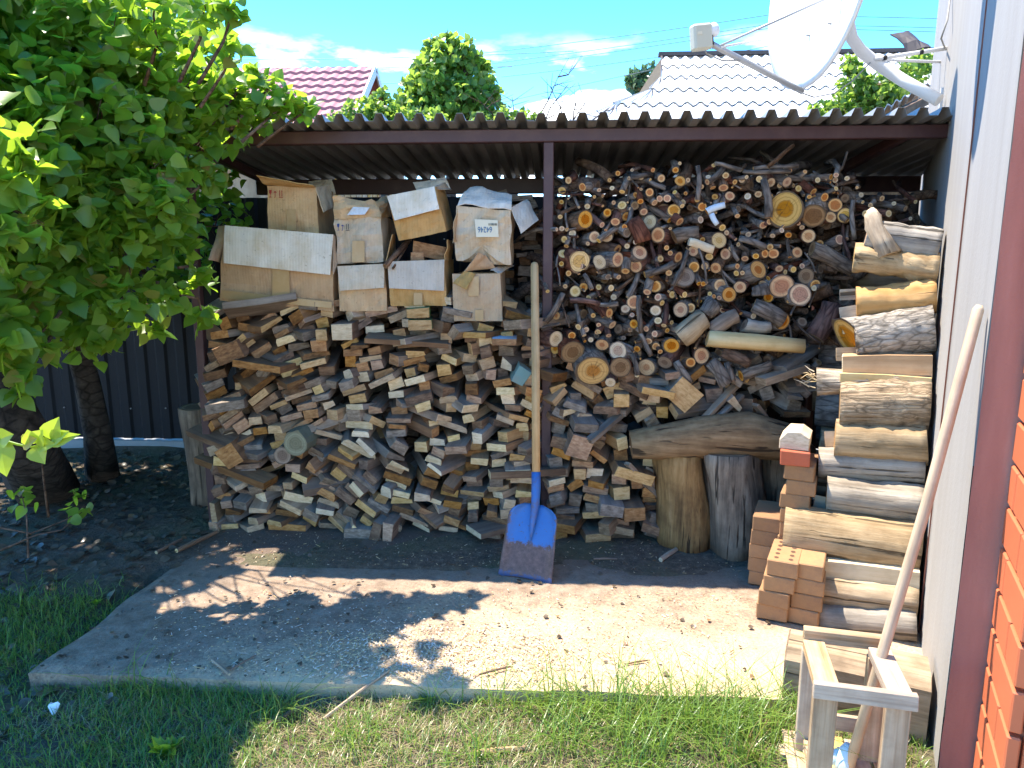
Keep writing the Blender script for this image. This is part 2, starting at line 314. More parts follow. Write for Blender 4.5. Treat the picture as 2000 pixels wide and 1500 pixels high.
def shovel_mat():
    s = Sh('blue paint worn to rusty steel'); o = s.obj()
    sx = s.n('SeparateXYZ', {0: o}); n1 = s.noise(o, 34., 6, 0.7); n2 = s.noise(o, 9., 5)
    rust = s.ramp(n1, [(0.3, (0.055, 0.03, 0.026)), (0.55, (0.12, 0.068, 0.055)), (0.75, (0.19, 0.11, 0.085))])
    blue = s.mix(n2, (0.02, 0.105, 0.32), (0.035, 0.155, 0.42))
    edge = s.math('ADD', sx.outputs[1], s.math('MULTIPLY', s.math('SUBTRACT', n1, 0.5), 0.10))
    m = s.ramp(edge, [(0.15, 0), (0.165, 1)])
    side = s.math('ADD', s.math('ABSOLUTE', sx.outputs[0]), s.math('MULTIPLY', s.math('SUBTRACT', n1, 0.5), 0.06))
    m = s.math('MULTIPLY', m, s.ramp(side, [(0.108, 1), (0.118, 0)]))
    chip = s.ramp(s.noise(o, 55., 5, 0.75), [(0.60, 1), (0.66, 0)])
    m = s.math('MULTIPLY', m, chip)
    rim = s.ramp(edge, [(0.005, 0.7), (0.02, 0)])
    c = s.mix(m, rust, blue); c = s.mix(rim, c, (0.03, 0.10, 0.26))
    s.set('Base Color', c); s.set('Roughness', 0.55); s.set('Metallic', 0.0); s.bump(n1, 0.3, 0.002)
    return s.m
M['ground'] = ground_mat(); M['slab'] = slab_mat(); M['plaster'] = plaster_mat(); M['brownwall'] = brownwall_mat(); M['shovel'] = shovel_mat()
M['socket'] = plain('blue socket paint', (0.03, 0.125, 0.36), 0.55, dirt=(0.14, 0.085, 0.06, 0.9), scale=30)

# ------------------------------------------------------------------ mesh helpers
class MB:
    def __init__(self): self.v = []; self.f = []; self.m = []; self.uv = {}
    def add(self, vs, fs, mi=0, uvs=None):
        b = len(self.v); self.v += [tuple(x) for x in vs]
        for k, fc in enumerate(fs):
            if uvs and k in uvs: self.uv[len(self.f)] = uvs[k]
            self.f.append(tuple(b + i for i in fc)); self.m.append(mi if isinstance(mi, int) else mi[k])
    def box(self, c, size, rot=None, mi=0, jit=0.0, ch=0.0):
        hx, hy, hz = size[0] / 2, size[1] / 2, size[2] / 2; rot = rot or Matrix.Identity(3); c = Vector(c)
        def J(): return random.uniform(-jit, jit)
        if ch <= 0:
            P = [Vector((sx * hx + J(), sy * hy + J(), sz * hz + J())) for sx in (-1, 1) for sy in (-1, 1) for sz in (-1, 1)]
            fs = [(0, 1, 3, 2), (4, 6, 7, 5), (0, 4, 5, 1), (2, 3, 7, 6), (0, 2, 6, 4), (1, 5, 7, 3)]
        else:
            P = []; ix = {}
            for sx in (-1, 1):
                for sy in (-1, 1):
                    for sz in (-1, 1):
                        j = Vector((J(), J(), J()))
                        for ax in range(3):
                            q = Vector((sx * (hx - (0 if ax == 0 else ch)), sy * (hy - (0 if ax == 1 else ch)), sz * (hz - (0 if ax == 2 else ch))))
                            ix[(sx, sy, sz, ax)] = len(P); P.append(q + j)
            fs = []
            for ax in range(3):
                for s in (-1, 1):
                    o = [a for a in range(3) if a != ax]
                    ring = []
                    for (p, q) in ((-1, -1), (1, -1), (1, 1), (-1, 1)):
                        k = [0, 0, 0]; k[ax] = s; k[o[0]] = p; k[o[1]] = q; ring.append(ix[(*k, ax)])
                    flip = (s > 0) == (ax == 1)
                    fs.append(tuple(ring[::-1] if flip else ring))
            for ax in range(3):
                o = [a for a in range(3) if a != ax]
                for p in (-1, 1):
                    for q in (-1, 1):
                        a = [0, 0, 0]; a[o[0]] = p; a[o[1]] = q
                        a0 = list(a); a0[ax] = -1; a1 = list(a); a1[ax] = 1
                        fs.append((ix[(*a0, o[0])], ix[(*a1, o[0])], ix[(*a1, o[1])], ix[(*a0, o[1])]))
            for sx in (-1, 1):
                for sy in (-1, 1):
                    for sz in (-1, 1): fs.append(tuple(ix[(sx, sy, sz, a)] for a in range(3)))
        self.add([c + rot @ p for p in P], fs, mi)
    def tube(self, pts, rads, seg=8, mi=0, cap=0, rough=0.0, capmid=False, seed=0, oval=1.0, capang=0.0, capx=0.0, bumpy=0.0):
        """tube along pts; caps carry uv = position over radius"""
        pts = [Vector(p) for p in pts]; n = len(pts); rg = random.Random(seed + n * 13 + int(abs(pts[0].x) * 9999))
        prof = [1 + rg.uniform(-rough, rough) for _ in range(seg)]
        t0 = (pts[1] - pts[0]).normalized(); up = Vector((0, 0, 1)) if abs(t0.z) < 0.9 else Vector((1, 0, 0))
        nx = t0.cross(up).normalized(); V = []; frames = []
        for i in range(n):
            t = (pts[min(i + 1, n - 1)] - pts[max(i - 1, 0)]).normalized()
            nx = (nx - t * nx.dot(t)).normalized(); ny = t.cross(nx)
            for k in range(seg):
                a = 2 * math.pi * k / seg; rr = rads[i] * prof[k] * (1 + rg.uniform(-rough, rough) * 0.4)
                if bumpy: rr *= 1 + bumpy * (mnoise.noise(Vector((math.cos(a) * 1.6, math.sin(a) * 1.6, i * 0.55 + seed * 0.37))) + 0.5 * mnoise.noise(Vector((math.cos(a) * 4.2, math.sin(a) * 4.2, i * 0.9 + seed * 0.7))))
                q = pts[i] + nx * (math.cos(a) * rr) + ny * (math.sin(a) * rr * oval)
                if i == 0 and (capang or capx): q = q + t * (math.sin(a) * rr * capang + math.cos(a) * rr * capx)
                V.append(q)
            frames.append((nx.copy(), ny.copy()))
        fs = [(i * seg + k, i * seg + (k + 1) % seg, (i + 1) * seg + (k + 1) % seg, (i + 1) * seg + k) for i in range(n - 1) for k in range(seg)]
        mi_l = [mi] * len(fs); uvs = {}
        for e, i in ((0, 0), (1, n - 1)):
            ring = [i * seg + k for k in range(seg)]
            uv = [(math.cos(2 * math.pi * k / seg) * prof[k], math.sin(2 * math.pi * k / seg) * prof[k]) for k in range(seg)]
            if e == 0: ring = ring[::-1]; uv = uv[::-1]
            uvs[len(fs)] = uv; fs.append(tuple(ring)); mi_l.append(cap)
        self.add(V, fs, mi_l, uvs)
    def prism(self, prof, L, ch=0.003, mi_side=0, mi_end=1, mat=None, bend=0.0, tap=1.0):
        """profile (x,z) swept along +y from 0 to L, front edge chamfered"""
        n = len(prof); cx = sum(p[0] for p in prof) / n; cz = sum(p[1] for p in prof) / n; V = []
        def ring(y, ins, sc, bz=0):
            for (x, z) in prof:
                d = math.hypot(x - cx, z - cz) or 1; k = max(0.3, 1 - ins / d) * sc
                p = Vector((cx + (x - cx) * k, y, cz + (z - cz) * k + bz)); V.append(mat @ p if mat else p)
        ring(0, ch, 1); ring(ch, 0, 1); ring(L * 0.5, 0, (1 + tap) / 2, bend); ring(L, 0, tap)
        fs = [tuple(range(n))]; ms = [mi_end]
        for r_ in range(3):
            for k in range(n):
                fs.append((r_ * n + k, (r_ + 1) * n + k, (r_ + 1) * n + (k + 1) % n, r_ * n + (k + 1) % n)); ms.append(mi_end if r_ == 0 else mi_side)
        fs.append(tuple(range(3 * n, 4 * n))[::-1]); ms.append(mi_end)
        self.add(V, fs, ms)
    def sheet(self, pts4, nu=4, nv=4, th=0.004, mi=0, bulge=0.0, wob=0.0, mi_back=None, tear=0.0, seed=1):
        """bent thick sheet through 4 corners: bottom-left, bottom-right, top-right, top-left"""
        a, b, c, d = [Vector(p) for p in pts4]; nrm = (b - a).cross(d - a).normalized(); V = []; rg = random.Random(seed)
        for s in (0, 1):
            for j in range(nv + 1):
                for i in range(nu + 1):
                    u, v = i / nu, j / nv
                    p = a * (1 - u) * (1 - v) + b * u * (1 - v) + c * u * v + d * (1 - u) * v
                    k = 4 * u * (1 - u) * 0.5 + 4 * v * (1 - v) * 0.5
                    p = p + nrm * (bulge * k + wob * mnoise.noise(Vector((u * 2.3 + seed * 7.7, v * 2.3, seed * 3.1))))
                    if tear and j == nv: p = p + (d - a).normalized() * (tear * mnoise.noise(Vector((u * 9 + seed * 5, seed, 0))))
                    V.append(p - nrm * (th * s))
        w_ = nu + 1; o = w_ * (nv + 1); fs = []; ms = []
        for j in range(nv):
            for i in range(nu):
                q = j * w_ + i
                fs.append((q, q + 1, q + w_ + 1, q + w_)); ms.append(mi)
                fs.append((o + q, o + q + w_, o + q + w_ + 1, o + q + 1)); ms.append(mi if mi_back is None else mi_back)
        bd = [(i, i + 1) for i in range(nu)] + [(j * w_ + nu, (j + 1) * w_ + nu) for j in range(nv)] + [(nv * w_ + i + 1, nv * w_ + i) for i in range(nu)][::-1] + [((j + 1) * w_, j * w_) for j in range(nv)]
        for p, q in bd: fs.append((p, o + p, o + q, q)); ms.append(mi)
        self.add(V, fs, ms)
    def build(self, name, mats, parent=None, smooth=False, loc=None):
        me = bpy.data.meshes.new(name); me.from_pydata(self.v, [], self.f)
        for m in (mats if isinstance(mats, (list, tuple)) else [mats]): me.materials.append(M[m] if isinstance(m, str) else m)
        me.polygons.foreach_set('material_index', self.m)
        if self.uv:
            ul = me.uv_layers.new(name='ring')
            for fi, uv in self.uv.items():
                p = me.polygons[fi]
                for li, c in zip(range(p.loop_start, p.loop_start + p.loop_total), uv): ul.data[li].uv = c
        if smooth:
            me.polygons.foreach_set('use_smooth', [len(f) <= 4 for f in self.f])
        me.update()
        o = bpy.data.objects.new(name, me); COL.objects.link(o)
        if loc is not None: o.location = loc
        if parent is not None: o.parent = parent
        return o
def tag(o, label, cat=None, group=None, kind=None):
    if label: o['label'] = label
    if cat: o['category'] = cat
    if group: o['group'] = group
    if kind: o['kind'] = kind
    return o
def thing(name, label, cat, loc=(0, 0, 0), rot=None, group=None):
    o = bpy.data.objects.new(name, None); COL.objects.link(o); o.location = loc; o.empty_display_size = 0.1
    if rot is not None: o.rotation_euler = rot
    return tag(o, label, cat, group)
def rel(parent, o):
    """child built in world coordinates: keep it in place under an empty that carries only a location"""
    o.parent = parent; o.location = -Vector(parent.location); return o
def axes(x, y, z): return Matrix((x, y, z)).transposed()
def rotxyz(rx, ry, rz): return Euler((rx, ry, rz)).to_matrix()
def pick(seq): return seq[random.randrange(len(seq))]
def lerp(a, b, t): return a + (b - a) * t
HOUSE_ROT = axes(-N, A, ZV)      # local x = towards the wall, y = along wall away, z up

# ================================================================== SETTING
GZ = -0.06
mb = MB()
nx_, ny_ = 90, 90
xs = np.concatenate([np.linspace(-400, -6, 16), np.linspace(-5.5, 5.5, 100), np.linspace(6, 400, 16)])
ys = np.concatenate([np.linspace(-60, -1, 6), np.linspace(-0.5, 7.5, 80), np.linspace(8, 600, 18)])
V = []
for y in ys:
    for x in xs:
        z = GZ
        if -6 < x < 6 and -1 < y < 8:
            z += 0.03 * mnoise.noise(Vector((x * 1.1, y * 1.1, 0))) + 0.012 * mnoise.noise(Vector((x * 5, y * 5, 3)))
            if x < -2.0 or y > 3.2: z += 0.06 * min(1, max(0, (y - 2.2) / 1.2))
        V.append((x, y, z))
W_ = len(xs)
mb.add(V, [(j * W_ + i, j * W_ + i + 1, (j + 1) * W_ + i + 1, (j + 1) * W_ + i) for j in range(len(ys) - 1) for i in range(W_ - 1)])
tag(mb.build('ground', 'ground', smooth=True), None, kind='structure')
def groundz(x, y):
    z = GZ + 0.03 * mnoise.noise(Vector((x * 1.1, y * 1.1, 0))) + 0.012 * mnoise.noise(Vector((x * 5, y * 5, 3)))
    if x < -2.0 or y > 3.2: z += 0.06 * min(1, max(0, (y - 2.2) / 1.2))
    return z

# concrete slab with a broken front edge
fl, fr = PZ(60, 1310), PZ(1525, 1362); bl = PZ(418, 1045)
back_y = 5.25
dirl = (bl - fl); bl2 = fl + dirl * ((back_y - fl.y) / dirl.y)
def slab_left(y): return fl.x + dirl.x * (y - fl.y) / dirl.y
def slab_front(x):
    t = (x - fl.x) / (fr.x - fl.x); return fl.y + (fr.y - fl.y) * t
mb = MB(); nu, nv = 110, 60; V = []
xr = 2.4
for j in range(nv + 1):
    for i in range(nu + 1):
        u, v = i / nu, j / nv
        xf = fl.x + (xr - fl.x) * u; yf = slab_front(xf) + 0.014 * mnoise.noise(Vector((xf * 4, 1, 0))) + 0.01 * mnoise.noise(Vector((xf * 17, 5, 0)))
        y = yf + (back_y - yf) * v
        xl = slab_left(y) + 0.02 * mnoise.noise(Vector((y * 4, 9, 0)))
        x = xl + (xr - xl) * u
        z = 0.006 * mnoise.noise(Vector((x * 1.7, y * 1.7, 4))) + 0.0025 * mnoise.noise(Vector((x * 9, y * 9, 4)))
        if j == 0 or i == 0: z -= 0.008
        V.append((x, y, z))
w_ = nu + 1
fs = [(j * w_ + i, j * w_ + i + 1, (j + 1) * w_ + i + 1, (j + 1) * w_ + i) for j in range(nv) for i in range(nu)]
nb = len(V); edge = [i for i in range(w_)]
V += [(V[i][0], V[i][1] + 0.01, -0.2) for i in edge]
fs += [(nb + k, nb + k + 1, edge[k + 1], edge[k]) for k in range(len(edge) - 1)]
nb2 = len(V); le = [j * w_ for j in range(nv + 1)]
V += [(V[i][0] + 0.01, V[i][1], -0.2) for i in le]
fs += [(nb2 + k + 1, nb2 + k, le[k], le[k + 1]) for k in range(len(le) - 1)]
mb.add(V, fs); tag(mb.build('pavement_slab', 'slab', smooth=False), None, kind='structure')

mb = MB(); nu, nv = 12, 14  # unseen paving added behind the camera to bounce warm light into the shed
V = [(-4.0 + 7.5 * i / nu, -9.0 + 9.7 * j / nv, GZ + 0.03 + 0.004 * mnoise.noise(Vector((i, j, 0)))) for j in range(nv + 1) for i in range(nu + 1)]
mb.add(V, [(j * (nu + 1) + i, j * (nu + 1) + i + 1, (j + 1) * (nu + 1) + i + 1, (j + 1) * (nu + 1) + i) for j in range(nv) for i in range(nu)])
tag(mb.build('added_bounce_paving', plain('added tan bounce paving', (0.52, 0.38, 0.25), 0.9, var=0.12, scale=2, dirt=(0.40, 0.28, 0.18, 0.5))), None, kind='structure')
# ------------------------------------------------------------------ fence (black profiled sheets on a concrete strip)
FY = 5.35; ftop = 1.89
fence = thing('fence', 'black sheet metal fence on a grey concrete strip behind the shed', 'fence', (-2, FY, 0))
X = -7.0
while X < 2.45:
    mb = MB(); pw = 1.12; n = 14; V = []
    for i in range(n * 4 + 1):
        x = X + pw * i / (n * 4); ph = i % 8; y = FY + (0.0 if ph in (0, 1, 2, 3) else 0.014)
        V += [(x, y, 0.06), (x, y, ftop)]
    mb.add(V, [(2 * i, 2 * i + 2, 2 * i + 3, 2 * i + 1) for i in range(n * 4)])
    for zz in (0.3, 1.0, 1.6):
        for k in range(4): mb.box((X + 0.12 + k * 0.28, FY - 0.006, zz + random.uniform(-.01, .01)), (0.009, 0.008, 0.009), mi=1)
    rel(fence, mb.build('panel', ['fence', 'screw'])); X += pw - 0.02
mb = MB(); mb.box((-2.2, FY, -0.02), (9.6, 0.10, 0.15), jit=0.01); rel(fence, mb.build('base_strip', plain('grey kerb', (0.28, 0.28, 0.27), 0.9, var=0.25)))
mb = MB(); mb.box((-2.2, FY + 0.04, 1.70), (9.6, 0.03, 0.04)); mb.box((-2.2, FY + 0.04, 0.4), (9.6, 0.03, 0.04)); rel(fence, mb.build('rail', 'fence'))

# ------------------------------------------------------------------ shed
BY = 3.80      # front beam plane
shed = thing('shed', 'open maroon steel frame wood shed with grey corrugated roof', 'shed', (0, BY, 0))
RF, RB = 3.64, 5.22; xL = PY(238, 248, RF).x; xR = 1.86
def roof_z(y): return 2.118 + (1.985 - 2.118) * (y - RF) / (RB - RF)
pitch = 0.098; amp = 0.036
def rprof(x):
    t = ((x - xL) / pitch) % 1.0
    if t < 0.30: return amp
    if t < 0.45: return amp * (1 - (t - 0.30) / 0.15)
    if t < 0.85: return 0.0
    return amp * (t - 0.85) / 0.15
def wall_x(y): return W0.x + A.x * (y - W0.y) / A.y
nsh = 4; 
for k in range(nsh):
    x0 = xL + (xR - xL) * k / nsh; x1 = xL + (xR - xL) * (k + 1) / nsh + 0.03
    cuts = set([x0, x1]); b0 = math.floor((x0 - xL) / pitch) - 1
    for q in range(b0, b0 + int((x1 - x0) / pitch) + 3):
        for f_ in (0, 0.30, 0.45, 0.85):
            xx = xL + (q + f_) * pitch
            if x0 < xx < x1: cuts.add(xx)
    cx = sorted(cuts); mb = MB(); V = []; nr = 6
    lift = 0.0035 * (k % 2) 
    for j in range(nr + 1):
        for x in cx:
            rfront = RF + 0.006 * mnoise.noise(Vector((x * 6, k, 0)))
            y = rfront + (RB - rfront) * j / nr
            V.append((x, y, roof_z(y) + rprof(x) + lift + 0.004 * mnoise.noise(Vector((x * 2.5, y * 2, 7)))))
    n_ = len(cx); o = len(V)
    V += [(a, b, c - 0.0016) for a, b, c in V]
    fs = []
    for j in range(nr):
        for i in range(n_ - 1):
            q = j * n_ + i; fs += [(q, q + 1, q + n_ + 1, q + n_), (o + q, o + q + n_, o + q + n_ + 1, o + q + 1)]
    for i in range(n_ - 1): fs += [(i, o + i, o + i + 1, i + 1), (nr * n_ + i, nr * n_ + i + 1, o + nr * n_ + i + 1, o + nr * n_ + i)]
    mb.add(V, fs); rel(shed, mb.build('roof_sheet', 'roof'))
mb = MB(); V = []; cx = [1.84 + 0.0245 * i for i in range(27)]; nr = 10; n_ = len(cx)
for j in range(nr + 1):
    y = RF + 0.02 + (RB - RF - 0.02) * j / nr
    for x in cx: xx = min(x, wall_x(y) + 0.0); V.append((xx, y, roof_z(y) + rprof(xx) - 0.003))
o = len(V); V += [(a, b, c - 0.0016) for a, b, c in V]
mb.add(V, [(j * n_ + i, j * n_ + i + 1, (j + 1) * n_ + i + 1, (j + 1) * n_ + i) for j in range(nr) for i in range(n_ - 1)] + [(o + j * n_ + i, o + (j + 1) * n_ + i, o + (j + 1) * n_ + i + 1, o + j * n_ + i + 1) for j in range(nr) for i in range(n_ - 1)])
rel(shed, mb.build('roof_sheet', 'roof'))
# beams, posts, rafters (square steel tube)
bz = roof_z(BY) - 0.037
def beam(a, b, w_, h_, name):
    a, b = Vector(a), Vector(b); d = b - a; L = d.length; y = d.normalized(); x = y.cross(ZV)
    x = x.normalized() if x.length > 1e-4 else Vector((1, 0, 0)); z = x.cross(y)
    mb = MB(); mb.box((0, 0, 0), (w_, L, h_), ch=0.004)
    o = mb.build(name, 'frame'); o.parent = shed
    o.matrix_local = Matrix.Translation((a + b) / 2 - Vector(shed.location)) @ axes(x, y, z).to_4x4(); return o
xbl = PY(322, 270, BY).x
beam((xbl, BY, bz), (1.87, BY, bz + 0.004), 0.06, 0.062, 'beam')
zb = roof_z(5.12) - 0.052
beam((xL + 0.06, 5.12, zb), (2.38, 5.12, zb), 0.05, 0.10, 'beam')
def post(x, y, z1, w_=0.05): beam((x, y, -0.02), (x, y, z1), w_, w_, 'post')
pcx = PY(1070, 500, BY).x; plx = PY(376, 450, BY).x
post(pcx, BY, bz - 0.03, 0.052); post(plx, BY, bz - 0.03, 0.046); post(plx, 5.12, zb - 0.03); post(pcx, 5.12, zb - 0.03); post(1.78, 5.12, zb - 0.03)
for x in (xbl + 0.10, pcx, 1.70):
    beam((x, BY + 0.03, bz + 0.0), (x, 5.09, zb + 0.0), 0.04, 0.05, 'rafter')

# ------------------------------------------------------------------ house corner on the right
house = thing('house', 'house corner with pale grey plaster, brown trim and orange facing bricks', 'house', W0)
s0, s1, hz = -0.71, 2.9, 3.5
def HP(s, off, z): return W0 + A * s - N * off + ZV * z      # off: depth into the wall
mb = MB(); n_s, n_z = 30, 44; V = []
for j in range(n_z + 1):
    for i in range(n_s + 1):
        s = s0 + (s1 - s0) * i / n_s; z = -0.15 + (hz + 0.15) * j / n_z
        e = 0.004 * mnoise.noise(Vector((s * 1.5, z * 1.5, 3)))
        if i == 0: s += 0.006 * mnoise.noise(Vector((z * 14, 2, 2))) + 0.003 * mnoise.noise(Vector((z * 60, 2, 2)))
        V.append(HP(s, e, z))
q = n_s + 1
mb.add(V, [(j * q + i, (j + 1) * q + i, (j + 1) * q + i + 1, j * q + i + 1) for j in range(n_z) for i in range(n_s)])
bk = [HP(s0 + 0.004, 0.3, -0.15), HP(s1, 0.0, -0.15), HP(s1, 3.0, -0.15), HP(s1, 3.0, hz), HP(s1, 0.0, hz), HP(s0, 0.3, hz)]
mb.add([HP(s1, 0, -0.15), HP(s1, 3, -0.15), HP(s1, 3, hz), HP(s1, 0, hz)], [(0, 1, 2, 3)])
mb.add([HP(s0, 0, hz), HP(s1, 0, hz), HP(s1, 3, hz), HP(s0, 3, hz)], [(0, 1, 2, 3)])
rel(house, mb.build('wall', 'plaster'))
for (s_, zlo) in ((0.12, 0.0),):    # plaster joint
    mb = MB(); mb.box(HP(s_, -0.0035, 1.7), (0.005, 0.006, 3.4), rot=HOUSE_ROT); rel(house, mb.build('joint', 'mortar'))
TW = 0.085
mb = MB(); V = []; n_o, n_z = 4, 70
for j in range(n_z + 1):
    for i in range(n_o + 1):
        off = 0.002 + (TW + 0.02 - 0.002) * i / n_o; z = -0.15 + (hz + 0.15) * j / n_z
        if i == 0: off += 0.003 * mnoise.noise(Vector((z * 22, 7, 1)))
        V.append(HP(s0 + 0.003 * mnoise.noise(Vector((z * 3, off * 9, 0))) - 0.004, off, z))
q = n_o + 1
mb.add(V, [(j * q + i, j * q + i + 1, (j + 1) * q + i + 1, (j + 1) * q + i) for j in range(n_z) for i in range(n_o)])
rel(house, mb.build('corner_trim', 'brownwall'))
sb = -1.06; ch_ = 0.118
mb = MB(); c0 = HP((s0 + sb) / 2, TW + 0.018 + 0.35, hz / 2 - 0.07); mb.box(c0, (0.70, s0 - sb - 0.03, hz + 0.14), rot=HOUSE_ROT); rel(house, mb.build('brick_backing', 'mortar'))
def facing(sA, sB, z, off, name='brick'):
    mb = MB(); c = HP((sA + sB) / 2, off, z)
    mb.box((0, 0, 0), (0.03, abs(sB - sA), ch_ - 0.012), ch=0.004, jit=0.0006)
    o = mb.build(name, 'tile_brick'); o.parent = house; o.matrix_local = Matrix.Translation(c - W0) @ HOUSE_ROT.to_4x4()
def facing_f(oA, oB, z):
    mb = MB(); c = HP(sb + 0.002, (oA + oB) / 2, z)
    mb.box((0, 0, 0), (abs(oB - oA), 0.03, ch_ - 0.012), ch=0.004, jit=0.0006)
    o = mb.build('brick', 'tile_brick'); o.parent = house; o.matrix_local = Matrix.Translation(c - W0) @ HOUSE_ROT.to_4x4()
for k in range(28):
    z = -0.12 + ch_ * (k + 0.5)
    cuts = (s0 - 0.006, s0 - 0.10, sb - 0.012) if k % 2 == 0 else (s0 - 0.006, s0 - 0.226, sb - 0.012)
    for a, b in zip(cuts, cuts[1:]): facing(b + 0.005, a - 0.005, z, TW + 0.015)
    oc = (TW + 0.032, TW + 0.14, TW + 0.39, TW + 0.64) if k % 2 else (TW + 0.032, TW + 0.265, TW + 0.515, TW + 0.70)
    for a, b in zip(oc, oc[1:]): facing_f(a + 0.004, b - 0.004, z)

# ================================================================== BOARD STACKS
def profile(w_, t, kind):
    a, b = w_ / 2, t / 2; j = lambda k=0.06: random.uniform(-k, k) * t
    if kind == 'wedge': return [(-a, -b), (a, -b), (a * 0.9, b * random.uniform(-.2, .5)), (-a * 0.85, b)]
    if kind == 'waney': return [(-a, -b), (a, -b), (a * 0.96, 0), (a * 0.82, b * 0.8), (a * 0.5, b), (-a * 0.8, b), (-a * 0.97, b * 0.2)]
    return [(-a + j(), -b + j()), (a + j(), -b + j()), (a + j(), b + j()), (-a + j(), b + j())]
def pack(x0, x1, ztop, field, size, seed, maxn=900, z0=0.0):
    """drop pieces one by one onto the stack, keeping the tightest of a few tries"""
    rg = random.Random(seed); res = 0.004; n = int((x1 - x0) / res); h = np.full(n, z0); out_ = []
    top = np.array([ztop(x0 + (i + .5) * res) for i in range(n)])
    for _ in range(maxn):
        low = np.where(h < top - 0.012)[0]
        if len(low) < 6: break
        best = None
        for k in range(28):
            w_, t = size(rg); ci = int(low[rg.randrange(len(low))]); xc = x0 + ci * res
            half = int(w_ / 2 / res); a, b = max(0, ci - half), min(n - 1, ci + half)
            loc = math.atan2(h[b] - h[a], max(1, (b - a)) * res)
            ang = max(-0.75, min(0.75, 0.5 * max(-0.5, min(0.5, loc)) + 0.75 * field(xc, h[ci]) + rg.gauss(0, 0.09)))
            ca, sa = math.cos(ang), math.sin(ang)
            P = [(sx * w_ / 2 * ca - sz * t / 2 * sa, sx * w_ / 2 * sa + sz * t / 2 * ca) for sx, sz in ((-1, -1), (1, -1), (1, 1), (-1, 1))]
            xa, xb = min(p[0] for p in P), max(p[0] for p in P)
            if xc + xa < x0 - 0.03 or xc + xb > x1 + 0.03: continue
            i0, i1 = max(0, ci + int(xa / res)), min(n - 1, ci + int(xb / res))
            if i1 - i0 < 3: continue
            gx = (np.arange(i0, i1 + 1) - ci) * res; lo = np.full(len(gx), 9.0); hi = np.full(len(gx), -9.0)
            for e in range(4):
                (ax, az), (bx, bz_) = P[e], P[(e + 1) % 4]
                if abs(bx - ax) < 1e-6: continue
                m_ = (gx >= min(ax, bx) - res) & (gx <= max(ax, bx) + res)
                zz = az + (bz_ - az) * np.clip((gx - ax) / (bx - ax), 0, 1)
                lo = np.where(m_, np.minimum(lo, zz), lo); hi = np.where(m_, np.maximum(hi, zz), hi)
            ok = hi > -8
            gap = np.where(ok, h[i0:i1 + 1] - lo, -9); rest = gap.max()
            void = np.where(ok, rest + lo - h[i0:i1 + 1], 0).sum() * res
            sc_ = void * 2.4 / w_ + rest * 1.1
            if best is None or sc_ < best[0]: best = (sc_, xc, rest, ang, w_, t, i0, i1, hi, ok)
        if best is None: continue
        _, xc, rest, ang, w_, t, i0, i1, hi, ok = best
        rest -= 0.0015
        h[i0:i1 + 1] = np.where(ok, np.maximum(h[i0:i1 + 1], rest + hi), h[i0:i1 + 1])
        out_.append((xc, rest, ang, w_, t))
    return out_, h

def size_left(rg):
    r_ = rg.random()
    if r_ < 0.17: return rg.uniform(0.055, 0.09), rg.uniform(0.042, 0.064)
    if r_ < 0.80: return rg.uniform(0.09, 0.18), rg.uniform(0.024, 0.048)
    return rg.uniform(0.17, 0.25), rg.uniform(0.028, 0.048)
PX0, PX1 = PY(404, 800, 3.7).x, pcx - 0.035
def field_left(x, z):
    u = (x - PX0) / (PX1 - PX0)
    if z > 0.45: return R(27) * max(0, 1 - u / 0.75) - R(6) * (u > 0.8)
    if u < 0.22: return R(8)
    return -R(36) * max(0, 1 - abs(u - 0.45) / 0.38)
ztop_left = lambda x: 1.155 - 0.05 * max(0, (x + 0.55) / 0.5) if x > PX0 + 0.06 else 1.0
pieces, htop = pack(PX0, PX1, ztop_left, field_left, size_left, 11)
ENDW = {'pale': ('end_pale', 'side_tan', 'pale sawn'), 'tan': ('end_tan', 'side_tan', 'tan'), 'orange': ('end_orange', 'side_brown', 'orange brown'),
        'brown': ('end_brown', 'side_brown', 'dark brown'), 'grey': ('end_grey', 'side_grey', 'weathered grey')}
def choose_end(u, z):
    wts = {'pale': 0.08, 'tan': 0.24, 'orange': 0.25, 'brown': 0.22, 'grey': 0.21}
    if 0.42 < u and 0.2 < z < 0.85: wts = {'pale': 0.36, 'tan': 0.24, 'orange': 0.13, 'brown': 0.13, 'grey': 0.14}
    if z < 0.22: wts = {'pale': 0.2, 'tan': 0.30, 'orange': 0.25, 'brown': 0.15, 'grey': 0.10}
    r_ = random.random(); acc = 0
    for k, v in wts.items():
        acc += v
        if r_ < acc: return k
    return 'grey'
def front_left(z): return 3.68 + 0.07 * z
def make_board(name, x, z, ang, w_, t, cls, yf, yaw, pit, L, side=None, end=None, kind=None):
    e, s_, _ = ENDW[cls] if cls else (end, side, '')
    if side: s_ = side
    elif cls in ('tan', 'orange', 'pale') and random.random() < 0.62: s_ = pick(['side_grey', 'side_brown', 'side_brown'])
    mb = MB(); kd = kind or ('wedge' if random.random() < 0.12 else 'waney' if random.random() < 0.12 else 'rect')
    mb.prism(profile(w_, t, kd), L, ch=random.uniform(0.001, 0.004), bend=random.uniform(-.004, .004), tap=random.uniform(0.93, 1.03))
    o = mb.build(name, [s_, e]); o.location = (x, yf, z); o.rotation_euler = (Matrix.Rotation(yaw, 3, 'Z') @ Matrix.Rotation(pit, 3, 'X') @ Matrix.Rotation(-ang, 3, 'Y')).to_euler()
    return o
